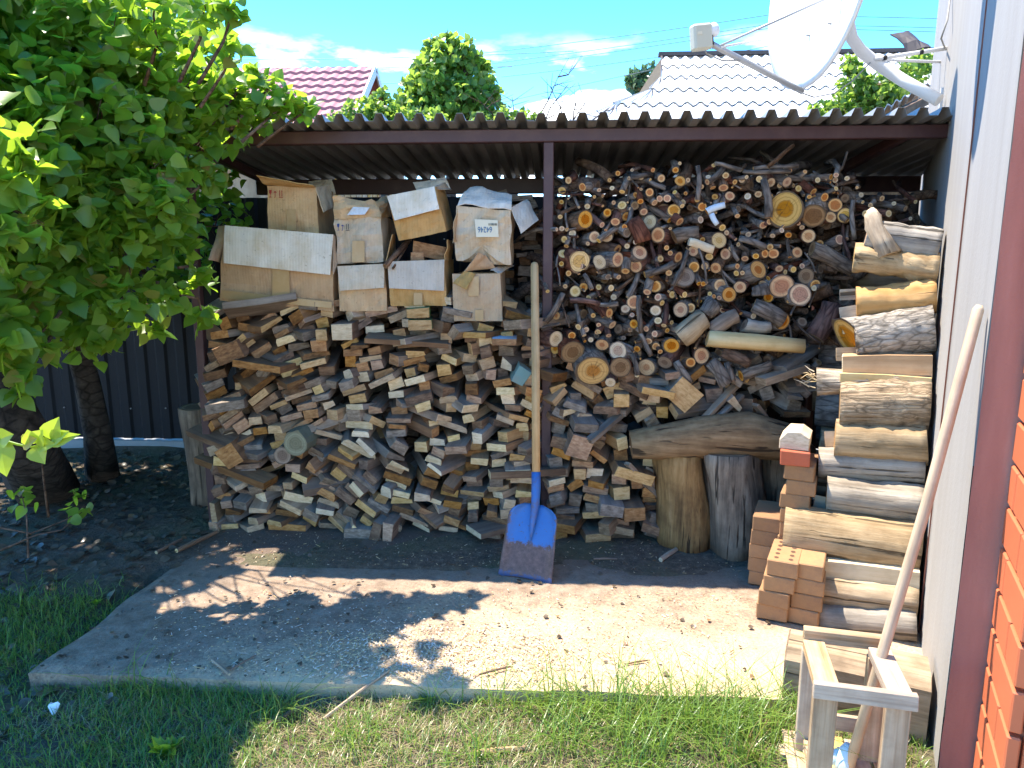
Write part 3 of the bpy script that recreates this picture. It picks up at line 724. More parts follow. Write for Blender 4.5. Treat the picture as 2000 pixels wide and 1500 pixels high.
def stack(pcs, X0, X1, frontf, bay, yawsd, jitsd, prot=0.10, zbase=0.0, classer=choose_end, lab=''):
    for (x, z, ang, w_, t) in pcs:
        u = (x - X0) / (X1 - X0); cls = classer(u, z)
        yaw = random.gauss(0, yawsd); yf = frontf(z) + random.gauss(0, jitsd)
        if random.random() < prot: yf -= random.uniform(0.02, 0.07); yaw *= 1.6
        kind = 'timber_block' if t > 0.6 * w_ else 'plank'
        o = make_board(kind, x, z, ang, w_, t, cls, yf, yaw, random.gauss(R(5), R(4.5)), random.uniform(0.30, 0.52))
        sz = 'square block' if kind == 'timber_block' else 'wide plank' if w_ > 0.165 else 'thin plank' if t < 0.032 else 'plank'
        lay = 'bottom layers' if z < 0.28 else 'middle layers' if z < 0.75 else 'top layers'
        if 'jumbled' in bay: plc = 'in the jumbled layer below the branch heap'
        elif 'stumps' in bay: plc = f'in the {lay} of the stack beside the stumps'
        else: plc = f'in the {lay} under the cartons, ' + ('by the left post' if u < 0.33 else 'beside the shovel' if u > 0.68 else 'midway to the shovel')
        tag(o, f'{ENDW[cls][2]} {sz} {plc}', 'wood block' if kind == 'timber_block' else 'plank', f'{ENDW[cls][2]} {sz}s {plc}')
stack(pieces, PX0, PX1, front_left, 'board stack under the cartons', R(22), 0.026)
def hleft(x): return float(htop[max(0, min(len(htop) - 1, int((x - PX0) / 0.004)))])

# pieces that stand out on or in the left stack
def put(px, py, Y, w_, t, ang, yaw, L, side, end, label, cat='wood block', name='timber_block', kind='rect', pit=0.0):
    p = PY(px, py, Y); o = make_board(name, p.x, p.z, R(ang), w_, t, None, p.y, R(yaw), R(pit), L, side, end, kind)
    return tag(o, label, cat)
put(817, 612, 3.66, 0.115, 0.05, 2, 8, 0.3, 'green_paint', 'end_tan', 'thick tan block with green painted side under a carton, upper of two')
put(820, 635, 3.655, 0.12, 0.052, 1, 8, 0.3, 'green_paint', 'end_tan', 'thick tan block with green painted side, lower of two under a carton')
put(668, 649, 3.62, 0.10, 0.08, 2, 4, 0.3, 'side_brown', 'end_pale', 'squarish pale block standing proud on top of the board stack')
put(500, 716, 3.60, 0.27, 0.035, -6, -8, 0.35, 'side_brown', 'end_orange', 'wide reddish brown plank across the left of the board stack', 'plank', 'plank')
put(440, 795, 3.62, 0.20, 0.05, 8, 14, 0.4, 'side_grey', 'end_grey', 'long weathered plank sticking out past the left post', 'plank', 'plank')
put(448, 890, 3.60, 0.105, 0.12, 32, 6, 0.35, 'side_brown', 'end_orange', 'large square orange beam end tilted at the left edge of the stack')
put(1000, 635, 3.60, 0.115, 0.045, 8, -38, 0.42, 'side_grey', 'end_grey', 'wide grey plank slanting out from beneath the rightmost lower carton', 'plank', 'plank')
put(885, 650, 3.60, 0.06, 0.05, 50, -25, 0.36, 'side_grey', 'end_grey', 'grey plank leaning steeply beside the green painted blocks', 'plank', 'plank')
put(925, 655, 3.61, 0.13, 0.03, 0, -20, 0.36, 'side_brown', 'end_tan', 'flat brown plank under the open carton with torn flap', 'plank', 'plank')
put(985, 668, 3.60, 0.12, 0.032, 0, 3, 0.34, 'paint_white', 'end_orange', 'plank with pale blue painted top near the shovel handle', 'plank', 'plank')
put(1018, 735, 3.60, 0.07, 0.09, -30, 5, 0.34, 'teal_paint', 'teal_paint', 'teal painted block end beside the shovel handle')
put(445, 690, 3.63, 0.13, 0.10, 22, 10, 0.36, 'side_brown', 'end_brown', 'thick pinkish brown block at the upper left of the board stack')
put(700, 1043, 3.60, 0.16, 0.055, -3, 4, 0.3, 'side_grey', 'end_grey', 'grey beam offcut lying on the slab at the foot of the stack')
put(734, 1040, 3.58, 0.055, 0.11, -14, -6, 0.3, 'side_grey', 'end_brown', 'upright brown plank end at the foot of the stack, grey sided', 'plank', 'plank')
put(757, 1042, 3.575, 0.055, 0.12, -8, -4, 0.3, 'side_brown', 'end_orange', 'upright orange plank end at the foot of the stack', 'plank', 'plank')
put(417, 1010, 3.66, 0.035, 0.17, 4, 0, 0.3, 'side_tan', 'end_tan', 'narrow board standing on edge at the lower left of the stack', 'plank', 'plank')
mb = MB(); p = PY(577, 866, 3.60); mb.tube([(0, 0, 0), (0.01, 0.2, 0), (0.0, 0.4, 0)], [0.068, 0.075, 0.07], 14, 0, 1, rough=0.1)
o = mb.build('log', [plain('mossy bark', (0.12, 0.13, 0.09), 0.95, var=0.4, scale=20, bump=0.6), log_end('mossy end', (0.14, 0.14, 0.09), (0.21, 0.21, 0.14), (0.12, 0.12, 0.08))], loc=p); tag(o, 'round mossy grey-green log end among the stacked planks', 'log')
mb = MB(); p = PY(552, 890, 3.62); mb.tube([(0, 0, 0), (0.0, 0.2, 0.01), (0.0, 0.4, 0)], [0.05, 0.055, 0.05], 12, 0, 1, rough=0.12)
o = mb.build('log', [plain('mossy bark two', (0.10, 0.11, 0.085), 0.95, var=0.4, scale=20, bump=0.6), 'ring_dark'], loc=p); tag(o, 'smaller dark mossy log end below the round mossy one', 'log')

# taller stack further back beside the centre post, and planks behind the front faces
def back_mass(name, X0, X1, zt, Y0, seed, z0=0.0, lab=None):
    pcs, _ = pack(X0, X1, lambda x: zt, lambda x, z: 0.0, size_left, seed, z0=z0); mb = MB()
    for (x, z, ang, w_, t) in pcs:
        mt = Matrix.Translation((x, Y0 + random.uniform(-.04, .04), z)) @ (Matrix.Rotation(random.gauss(0, R(6)), 4, 'Z') @ Matrix.Rotation(-ang, 4, 'Y'))
        mb.prism(profile(w_, t, 'rect'), 0.4, mat=mt, mi_side=pick([0, 1]), mi_end=pick([2, 3, 3]))
    o = mb.build(name, ['side_grey', 'side_brown', 'end_brown', 'end_grey']); return tag(o, lab, 'planks', kind='stuff')
back_mass('firewood', PX0 - 0.02, PX1 + 0.03, 1.12, 4.16, 5, lab='dim second row of stacked planks behind the front boards')
back_mass('firewood', -0.42, -0.05, 1.72, 4.22, 6, z0=1.12, lab='dark planks piled high in the shade between cartons and centre post')

# lower right bay: jumbled boards beside the stumps and under the branch heap
QX0, QX1 = pcx + 0.035, PY(1292, 950, 3.7).x
def size_right(rg):
    r_ = rg.random()
    if r_ < 0.35: return rg.uniform(0.06, 0.10), rg.uniform(0.05, 0.075)
    return rg.uniform(0.08, 0.16), rg.uniform(0.028, 0.05)
def cls_right(u, z):
    wts = [('pale', 0.08), ('tan', 0.32), ('orange', 0.30), ('brown', 0.12), ('grey', 0.18)] if z < 0.5 else [('pale', 0.02), ('tan', 0.14), ('orange', 0.14), ('brown', 0.22), ('grey', 0.48)]
    r_ = random.random(); acc = 0
    for k, v in wts:
        acc += v
        if r_ < acc: return k
    return 'grey'
pcs, h2 = pack(QX0, QX1, lambda x: 0.66, lambda x, z: R(22) * math.sin(x * 9 + z * 7), size_right, 21)
stack(pcs, QX0, QX1, lambda z: 3.68 + 0.05 * z, 'board stack beside the stumps', R(13), 0.02, prot=0.2, classer=cls_right)
QX2 = PY(1570, 800, 3.8).x
pcs, h3 = pack(QX0, QX2, lambda x: 0.86 + 0.02 * math.sin(x * 13), lambda x, z: R(38) * math.sin(x * 17 + z * 11), size_right, 31, z0=0.66)
stack(pcs, QX0, QX2, lambda z: 3.76, 'jumbled layer below the branch heap', R(28), 0.035, prot=0.2, classer=cls_right)
put(1335, 772, 3.63, 0.15, 0.13, -40, 6, 0.3, 'side_grey', 'end_tan', 'big tan beam end tilted over the weathered horizontal log')
put(1287, 768, 3.60, 0.17, 0.035, -12, 6, 0.3, 'side_grey', 'end_tan', 'grey topped plank jutting out left of the tilted beam end', 'plank', 'plank')
put(1133, 875, 3.60, 0.115, 0.115, -20, 6, 0.32, 'side_brown', 'end_orange', 'square orange beam end in the stack beside the stumps')
put(1240, 930, 3.60, 0.20, 0.055, -17, 4, 0.3, 'side_brown', 'end_tan', 'long tan plank leaning against the left stump top', 'plank', 'plank')
put(1240, 1005, 3.58, 0.11, 0.075, 3, 3, 0.3, 'side_brown', 'end_orange', 'reddish block low in the stack beside the left stump')
put(1195, 998, 3.57, 0.12, 0.06, -6, 2, 0.3, 'side_grey', 'end_grey', 'grey rounded block low in the stack beside the reddish one')
for (a, b, w_, lab) in (((1150, 862), (1205, 815), 0.05, 'grey pole lying diagonally over the stack beside the stumps'), ((1225, 905), (1290, 975), 0.04, 'thin plank sloping down against the left stump'),
                        ((1475, 790), (1510, 835), 0.035, 'narrow grey lath sloping down over the horizontal log'), ((1360, 835), (1430, 760), 0.04, 'dark lath leaning up from the horizontal log'),
                        ((1380, 835), (1440, 780), 0.035, 'pale topped lath leaning up beside the dark one'), ((1320, 1045), (1290, 990), 0.03, 'splintered lath propped at the foot of the left stump'),
                        ((1485, 745), (1560, 720), 0.075, 'grey weathered board sticking out under the torn log end')):
    pa, pb = PY(*a, 3.60), PY(*b, 3.72); d = (pb - pa); L = d.length; y = d.normalized(); x = y.cross(ZV).normalized(); z = x.cross(y)
    mb = MB(); mb.prism(profile(w_, w_ * 0.5, 'rect'), L * 1.15); o = mb.build('lath', ['side_grey', 'end_grey']); o.matrix_world = Matrix.Translation(pa) @ axes(x, y, z).to_4x4(); tag(o, lab, 'lath')

# ================================================================== BRANCH AND LOG HEAP
def Z4(x, y): return (1050 + x * 0.3266, 270 + y * 0.3267)
heap_y = lambda z: 3.70 + 0.10 * max(0, z - 0.8)
def heap_pt(zx, zy, dy=0.0):
    px, py = Z4(zx, zy); p = PY(px, py, 3.74); return PY(px, py, heap_y(p.z) + dy)
BK = ['bark_grey', 'bark_grey', 'bark_brown', 'bark_red']
def make_log(pts, rads, name, ring, bk, seg=10, rough=0.05, capang=0.0, oval=1.0, smooth=True, capx=0.0, bumpy=0.0):
    p0 = Vector(pts[0]); d = Vector(pts[-1]) - p0; y = d.normalized(); x = y.cross(ZV)
    x = x.normalized() if x.length > 1e-3 else Vector((1, 0, 0)); z = x.cross(y); mw = Matrix.Translation(p0) @ axes(x, y, z).to_4x4(); inv = mw.inverted()
    mb = MB(); mb.tube([inv @ Vector(q) for q in pts], rads, seg, 0, 1, rough=rough, capang=capang, oval=oval, seed=random.randrange(9999), capx=capx, bumpy=bumpy)
    o = mb.build(name, [bk, ring], smooth=smooth); o.matrix_world = mw; return o
def bent(p, d, L, k=4, amt=0.04):
    d = d.normalized(); pts = [p]; s = Vector((random.gauss(0, 1), random.gauss(0, 1), random.gauss(0, 1)))
    s = (s - d * s.dot(d)).normalized() if (s - d * s.dot(d)).length > 0.01 else Vector((0, 0, 1)); s2 = d.cross(s)
    for i in range(1, k):
        t = i / (k - 1); pts.append(p + d * (L * t) + s * (amt * math.sin(t * 3.0)) + s2 * (amt * 0.5 * math.sin(t * 5.5 + 1) * t))
    return pts
big = [(1480, 425, 90, 'ring_tan', 'largest tan ringed log end high in the branch heap'), (330, 1390, 95, 'ring_tan', 'largest bright ringed log end at the bottom left of the branch heap'),
       (210, 1280, 68, 'ring_dark', 'dark weathered log end just above the largest ringed one'), (480, 1270, 55, 'ring_tan', 'orange cracked log end right of the dark weathered one'),
       (250, 735, 60, 'ring_pale', 'pale jagged log end near the centre post'), (370, 740, 38, 'ring_pale', 'pale star shaped log end right of the jagged one'),
       (1085, 610, 45, 'ring_pale', 'smooth pale yellow log end beside the pale torn branch'), (1460, 885, 68, 'ring_red', 'red orange cracked log end above the ringed pair'),
       (1570, 935, 60, 'ring_red', 'red orange ringed log end beside the cracked one'), (1650, 465, 60, 'ring_dark', 'brown weathered log end right of the largest tan one'),
       (1320, 785, 52, 'ring_red', 'reddish ringed log end in the middle right of the heap'), (285, 485, 45, 'ring_red', 'orange log end in the upper left of the heap'),
       (880, 830, 55, 'ring_dark', 'shaded brown log end in the middle of the heap'), (760, 1340, 42, 'ring_dark', 'dim brown log end low in the middle of the heap'),
       (495, 1370, 58, 'ring_dark', 'dark red decayed log end right of the largest bottom log'), (1465, 1095, 48, 'ring_red', 'end of a thick grey log above the long split piece')]
mids = [(155, 690, 30), (340, 590, 33), (413, 588, 33), (530, 468, 25), (417, 445, 22), (505, 400, 25), (635, 440, 22), (815, 430, 36), (775, 360, 22), (670, 500, 38), (720, 578, 40),
        (610, 683, 42), (587, 765, 37), (480, 725, 38), (478, 668, 30), (535, 565, 24), (1150, 345, 28), (1060, 350, 18), (1780, 400, 38), (1838, 462, 38), (1753, 472, 32), (1620, 585, 36),
        (1095, 880, 40), (1145, 935, 45), (1210, 890, 35), (935, 770, 30), (1000, 765, 20), (1065, 775, 30), (700, 885, 38), (577, 980, 40), (855, 1025, 40), (915, 1015, 25), (960, 1070, 42),
        (1240, 720, 20), (1410, 690, 30), (1360, 690, 22), (1445, 780, 22), (1605, 825, 40), (1660, 875, 30), (225, 915, 30), (275, 890, 24), (655, 920, 22), (525, 795, 24), (680, 815, 20),
        (430, 1045, 26), (525, 1020, 26), (110, 1200, 42), (105, 1258, 30), (205, 1180, 22), (385, 1235, 38), (720, 1090, 22), (575, 1110, 25), (770, 1070, 22), (915, 1340, 30), (980, 1300, 42),
        (800, 1240, 45), (650, 1370, 50), (435, 1460, 30), (1220, 1415, 32), (985, 410, 24), (850, 500, 24), (790, 490, 20), (465, 500, 26), (1395, 265, 24), (1320, 335, 20), (1350, 520, 22), (720, 950, 20), (595, 1260, 20)]
smalls = [(1530, 785, 16), (1390, 650, 18), (1720, 650, 14), (365, 890, 16), (440, 895, 16), (305, 955, 16), (455, 950, 18), (485, 830, 16), (785, 805, 18), (355, 1160, 14), (318, 1205, 16), (425, 1180, 16),
          (700, 1170, 18), (745, 985, 18), (615, 1150, 14), (595, 1415, 14), (1052, 162, 12), (1125, 222, 18), (1215, 190, 10), (1180, 262, 15), (1222, 245, 18), (1250, 232, 12), (1325, 245, 18), (1448, 282, 14),
          (1510, 193, 12), (1390, 190, 8), (1470, 190, 8), (1755, 232, 16), (1785, 220, 14), (1780, 250, 14), (1675, 250, 14), (1390, 355, 20), (1445, 335, 14), (1560, 378, 12), (1625, 350, 12), (1680, 415, 14),
          (1935, 338, 14), (1945, 382, 9), (1910, 295, 8), (1785, 300, 12), (1770, 320, 10), (1800, 325, 10), (825, 190, 18), (850, 150, 10), (368, 310, 13), (445, 298, 14), (505, 320, 16), (340, 350, 10), (390, 345, 10),
          (455, 385, 12), (390, 405, 8), (297, 408, 16), (247, 412, 8), (615, 378, 17), (700, 385, 18), (820, 322, 12), (885, 330, 11), (865, 405, 14), (955, 365, 18), (975, 487, 18), (520, 530, 16), (135, 470, 14),
          (145, 540, 16), (175, 545, 12), (208, 570, 20), (115, 545, 10), (160, 605, 18), (172, 645, 14), (300, 630, 12), (535, 645, 16), (585, 620, 14), (555, 692, 12), (735, 720, 18), (618, 305, 10), (675, 250, 10),
          (565, 190, 10), (793, 540, 10), (1105, 535, 18), (1130, 565, 14), (1260, 575, 16), (1405, 583, 14), (1460, 550, 14), (1475, 530, 12), (1385, 500, 16), (1195, 465, 14), (1200, 635, 12), (1155, 660, 12),
          (1355, 655, 12), (1185, 605, 10), (1225, 805, 14), (1255, 790, 14), (1195, 765, 14), (1305, 705, 18), (1030, 930, 12), (60, 915, 12), (165, 885, 14), (185, 808, 16), (860, 940, 14), (805, 935, 18),
          (880, 935, 16), (430, 250, 12), (480, 210, 14), (545, 240, 14), (620, 230, 16), (740, 240, 20), (690, 190, 12), (900, 250, 14), (1020, 230, 14), (980, 290, 14), (1560, 300, 18), (1650, 320, 20), (1600, 200, 12),
          (1850, 240, 14), (1990, 400, 12), (2060, 360, 14), (2130, 390, 12), (2200, 420, 16), (2260, 380, 10), (2100, 450, 18), (1960, 450, 16), (2230, 480, 12)]
def end_piece(x, y, r_, ring, dy=0.0, L=None, name='log', rough=0.05):
    p = heap_pt(x, y, dy); rad = r_ * 1.1 * 0.3266 * p.y / 0.99 / F
    d = Vector((random.gauss(0, 0.34), 1.0, random.gauss(0.10, 0.2)))
    L = L or random.uniform(0.28, 0.46)
    pts = bent(p, d, L, 4, 0.02 + 0.03 * random.random() if rad < 0.03 else 0.012)
    rr = [rad, rad * random.uniform(1.0, 1.12), rad * random.uniform(0.95, 1.1), rad * random.uniform(0.8, 1.05)]
    return make_log(pts, rr, name, ring, pick(BK), 16 if rad > 0.03 else 12 if rad > 0.015 else 8, rough, capang=random.uniform(-.25, .3), oval=random.uniform(0.86, 1.1))
for (x, y, r_, ring, lab) in big:
    tag(end_piece(x, y, r_, ring, -0.035, rough=0.14 if 'jagged' in lab or 'star' in lab else 0.05), lab, 'log')
taken = [(x, y, r_) for x, y, r_ in mids + smalls] + [(b[0], b[1], b[2]) for b in big]
rgm = random.Random(77); tries = 0
while len(mids) < 128 and tries < 6000:
    tries += 1; x, y, r_ = rgm.uniform(110, 1850), rgm.uniform(230, 1300), rgm.choice([14, 18, 22, 26, 30])
    if x > 1640 and y > 640 or x > 1000 and y > 1120: continue
    if all(math.hypot(x - a, y - b) > (r_ + c) * 1.05 for a, b, c in taken): mids.append((x, y, r_)); taken.append((x, y, r_))
def where(x, y): return ('upper' if y < 520 else 'middle' if y < 920 else 'lower') + ' heap ' + ('by the centre post' if x < 600 else 'towards the neat log stack' if x > 1250 else 'midway')
RINGLAB = {'ring_tan': 'tan', 'ring_red': 'reddish orange', 'ring_pale': 'pale', 'ring_dark': 'dim brown'}
for (x, y, r_) in mids:
    ring = random.choices(['ring_red', 'ring_tan', 'ring_pale', 'ring_dark'], [0.46, 0.34, 0.12, 0.08])[0]
    tag(end_piece(x, y, r_, ring, random.uniform(-0.03, 0.02)), f'medium thick {RINGLAB[ring]} log end in the {where(x, y)}', 'log', f'medium {RINGLAB[ring]} logs, {where(x, y)}')
for (x, y, r_) in smalls:
    ring = random.choices(['ring_red', 'ring_tan', 'ring_pale'], [0.2, 0.4, 0.4])[0]
    tag(end_piece(x, y, r_, ring, random.uniform(-0.05, 0.02), name='branch'), f'thin cut branch with {RINGLAB[ring]} end in the {where(x, y)}', 'branch', f'thin branches with {RINGLAB[ring]} ends, {where(x, y)}')
def sidebranch(a, b, r_, bk='bark_grey', ring='ring_tan', label=None, cat='branch', name='branch', dy=-0.04, dy2=None, group=None, seg=10, rough=0.06, amt=None):
    pa, pb = heap_pt(*a, dy), heap_pt(*b, dy if dy2 is None else dy2); rad = r_ * 0.3266 * pa.y / 0.99 / F; d = pb - pa
    pts = bent(pa, d, d.length, 5, amt if amt is not None else min(0.03, 0.06 * d.length))
    o = make_log(pts, [rad * k for k in (1.0, 1.03, 0.98, 0.95, 0.9)], name, ring, bk, seg, rough, capang=random.uniform(-.2, .2))
    if label: return tag(o, label, cat, group)
    lb = f"{'thick' if r_ >= 14 else 'slim' if r_ >= 9 else 'very thin'} {'grey' if bk == 'bark_grey' else 'brown' if bk == 'bark_brown' else 'reddish'} branch lying across the {'upper' if (a[1] + b[1]) / 2 < 520 else 'middle' if (a[1] + b[1]) / 2 < 920 else 'lower'} face of the heap"
    return tag(o, lb, cat, lb.replace('branch', 'branches'))
sidebranch((955, 370), (955, 165), 15, label='straight upright stick rising at the top of the heap')
sidebranch((1375, 170), (1530, 40), 12, 'bark_brown', label='slanting twig reaching up towards the corrugated roof'); sidebranch((1380, 475), (1345, 245), 22, label='thick upright branch left of the largest tan log end')
sidebranch((1815, 190), (1852, 80), 7, label='thin twig standing up at the top right of the heap')
sidebranch((1560, 165), (1290, 180), 12); sidebranch((1220, 192), (1060, 150), 13); sidebranch((1510, 200), (1225, 200), 13)
sidebranch((48, 1100), (150, 925), 18, label='stick leaning across the centre post with a pale cut end'); sidebranch((20, 1140), (135, 1110), 10); sidebranch((325, 905), (275, 812), 14)
sidebranch((635, 618), (570, 490), 48, 'bark_red', 'ring_red', 'purplish bark log lying across the upper left of the heap', 'log', 'log', seg=14)
sidebranch((815, 590), (965, 565), 44, 'bark_grey', 'ring_dark', 'dark smooth log lying sideways behind the pale torn branch', 'log', 'log', seg=14, dy=-0.01)
sidebranch((1055, 665), (905, 615), 24, 'split_pale', 'ring_pale', 'pale stripped torn branch in the middle of the heap', seg=9, rough=0.2)
sidebranch((810, 880), (895, 670), 13); sidebranch((1010, 870), (960, 660), 7); sidebranch((1362, 656), (1205, 600), 20); sidebranch((1200, 732), (1160, 640), 12)
sidebranch((640, 815), (815, 745), 22); sidebranch((1640, 660), (1890, 790), 45, 'bark_grey', 'ring_dark', 'thick grey bark log sloping down towards the neat log stack', 'log', 'log', dy=-0.02, seg=14)
sidebranch((1465, 1092), (1290, 1000), 46, 'bark_grey', 'ring_red', 'thick grey log ending above the long split piece', 'log', 'log', dy=-0.045, seg=14)
sidebranch((1015, 1195), (1590, 1245), 44, 'split_pale', 'ring_pale', 'long pale split log lying level across the lower heap', 'log', 'log', dy=-0.08, seg=9, rough=0.16, amt=0.006)
sidebranch((850, 1190), (990, 1075), 66, 'dry_log', 'ring_tan', 'stout barkless chunk above the middle of the lower heap', 'log', 'log', dy=-0.05, seg=12, rough=0.12)
sidebranch((598, 1418), (562, 1290), 15); sidebranch((618, 1160), (605, 940), 15); sidebranch((680, 1300), (615, 1165), 15); sidebranch((195, 968), (372, 992), 17, 'bark_red'); sidebranch((480, 988), (372, 992), 15)
sidebranch((1130, 1475), (1030, 1335), 42, 'bark_grey', 'ring_dark', 'grey weathered log pointing down below the long split piece', 'log', 'log', seg=12); sidebranch((1165, 1450), (1130, 1340), 20); 
sidebranch((1105, 1275), (1260, 1345), 36, 'bark_brown', 'ring_dark', 'brown log sloping right below the long split piece', 'log', 'log', seg=12); sidebranch((1215, 1420), (1400, 1355), 36, 'bark_grey', 'ring_red', 'grey log with a red end under the lower heap', 'log', 'log', seg=12)
sidebranch((910, 1462), (825, 1335), 24); sidebranch((1655, 1195), (1760, 985), 62, 'bark_red', 'ring_dark', 'dark red bark log standing in the shade beside the neat log stack', 'log', 'log', dy=0.03, seg=14)
sidebranch((1895, 605), (1888, 370), 14, label='upright stick beside the neat log stack'); sidebranch((1230, 1120), (1390, 1130), 42, 'dry_grey', 'ring_dark', 'curved grey hollow bark piece on the long split log', 'log', 'log', seg=9, rough=0.2)
sidebranch((1040, 1150), (1190, 1060), 50, 'dry_dark', 'ring_red', 'thick brown chunk with a red edge on the long split log', 'log', 'log', seg=10, rough=0.15)
sidebranch((1010, 440), (1120, 400), 20, 'paint_white', 'ring_red', 'stick with flaking pale blue paint in the upper heap'); sidebranch((1040, 450), (1075, 515), 17, 'paint_white', 'ring_pale', 'short stub with pale blue paint under the painted stick')
sidebranch((1060, 990), (1010, 1050), 52, 'bark_grey', 'ring_dark', 'knobbly grey stub in the lower middle of the heap', 'log', 'log', dy=-0.05, seg=9, rough=0.2)
sidebranch((1340, 940), (1330, 880), 52, 'bark_grey', 'ring_dark', 'charred looking stub between the red orange log ends', 'log', 'log', dy=-0.05, seg=9, rough=0.18)
# twigs crossing the face and filling between the ends
def heap_top(zx): return 210 + 120 * max(0, (330 - zx) / 230) ** 1.2 + (140 if zx > 1950 else 0)
k = 0
while k < 170:
    zx = random.uniform(110, 1900); zy = random.uniform(170, 1330)
    if zy < heap_top(zx) or (zx > 1700 and zy > 900): continue
    a = random.uniform(0, math.pi); L = random.uniform(60, 230); r_ = random.choice([5, 6, 7, 9, 11, 14, 18])
    b = (zx + math.cos(a) * L, zy - abs(math.sin(a)) * L)
    if b[1] < heap_top(b[0]) - 40 or b[0] < 90: continue
    sidebranch((zx, zy), b, r_, pick(BK), pick(['ring_tan', 'ring_pale', 'ring_red']), dy=random.uniform(-0.03, 0.03), dy2=random.uniform(0.02, 0.14), seg=7); k += 1
mb = MB()     # dark inside of the heap
for k in range(620):
    zx = random.uniform(90, 2300); zy = random.uniform(180, 1420)
    if zy < heap_top(zx) + 10 or (zx > 1900 and zy > 620): continue
    p = heap_pt(zx, zy, random.uniform(0.05, 0.35)); a = random.uniform(-1.3, 1.3)
    d = Vector((math.sin(a), random.uniform(0.2, 1.0), random.uniform(-0.5, 0.4))).normalized(); rad = random.choice([0.008, 0.012, 0.018, 0.026, 0.034]); L = random.uniform(0.15, 0.38)
    mb.tube(bent(p, d, L, 4, 0.02), [rad, rad, rad * 0.95, rad * 0.9], 7, pick([0, 1, 1]), 2, rough=0.08, seed=k)
tag(mb.build('branches', ['bark_grey', 'bark_brown', 'ring_dark'], smooth=True), 'tangle of shaded branches deep inside the heap', 'branches', kind='stuff')

# stumps and weathered horizontal log
def stump(pxb, pxt, wb, wt, Y, label, mat_='dry_dark', seg=22, rough=0.1, lean=0.0):
    b = PY(*pxb, Y); b.z = max(b.z, -0.01) if False else -0.005; t = PY(*pxt, Y + lean); k = Y / 0.96 / F; pts = []; rr = []
    for i in range(9):
        q = i / 8; pts.append(b.lerp(t, q) + Vector((0.01 * math.sin(q * 5), 0, 0))); rr.append((wb + (wt - wb) * q) / 2 * k * (1 + 0.05 * math.sin(q * 7)))
    mb = MB(); rg = random.Random(label); fr = [rg.uniform(0, 6) for _ in range(6)]
    V = []; fs = []; ms = []; uvs = {}
    for i, (p, r_) in enumerate(zip(pts, rr)):
        for s in range(seg):
            a = 2 * math.pi * s / seg
            f_ = 1 + 0.09 * math.sin(2 * a + fr[0]) + 0.07 * math.sin(3 * a + fr[1]) + 0.05 * math.sin(5 * a + fr[2] + i * 0.3) + rough * 0.35 * mnoise.noise(Vector((math.cos(a) * 2.2, math.sin(a) * 2.2, i * 0.7 + fr[3])))
            f_ -= 0.13 * max(0, math.cos(a - fr[4])) ** 14 + 0.12 * max(0, math.cos(a - fr[5])) ** 18
            V.append((p.x + math.cos(a) * r_ * f_, p.y + r_ + math.sin(a) * r_ * f_, p.z))
    n = len(pts)
    for i in range(n - 1):
        for s in range(seg): fs.append((i * seg + s, i * seg + (s + 1) % seg, (i + 1) * seg + (s + 1) % seg, (i + 1) * seg + s)); ms.append(0)
    uvs[len(fs)] = [(math.cos(2 * math.pi * s / seg), math.sin(2 * math.pi * s / seg)) for s in range(seg)]
    fs.append(tuple((n - 1) * seg + s for s in range(seg))); ms.append(1); fs.append(tuple(range(seg))[::-1]); ms.append(0)
    mb.add(V, fs, ms, uvs); o = mb.build('stump', [mat_, 'ring_dark'], smooth=True)
    # local grain runs along y in the shared wood material: use an upright copy of it
    return tag(o, label, 'stump')
def upright(base, name, sc):
    return wood(name, *base, sc=sc, bump=1.0, var=0.15, cracks=0.9)
M['stump_a'] = upright(((0.07, 0.042, 0.024), (0.26, 0.165, 0.09), (0.40, 0.275, 0.16)), 'barkless stump wood', (26, 26, 2.4))
M['stump_b'] = upright(((0.06, 0.045, 0.032), (0.20, 0.145, 0.10), (0.33, 0.25, 0.175)), 'greyer stump wood', (26, 26, 2.4))
stump((1350, 1080), (1338, 893), 118, 108, 3.50, 'left barkless stump standing on the slab under the horizontal log', 'stump_a', lean=0.04)
stump((1452, 1105), (1440, 893), 112, 118, 3.42, 'forked barkless stump standing between the left stump and the bricks', 'stump_b', lean=0.05)
stump((1520, 1050), (1522, 880), 60, 62, 3.66, 'dark narrow stump half hidden behind the bricks', 'stump_b')
stump((385, 932), (372, 802), 62, 74, 4.02, 'grey chopping block stump standing outside the left post', 'stump_b')
pts = [PY(1232, 868, 3.60), PY(1300, 862, 3.60), PY(1380, 852, 3.60), PY(1460, 848, 3.60), PY(1530, 862, 3.61), PY(1585, 885, 3.63)]
kk = 3.6 / 0.97 / F
o = make_log(pts, [26 * kk, 34 * kk, 40 * kk, 44 * kk, 36 * kk, 14 * kk], 'log', 'ring_dark', M['dry_dark'], 18, 0.07); tag(o, 'long weathered barkless log lying across the tops of the stumps', 'log')
o.data.materials[0] = M['dry_dark']

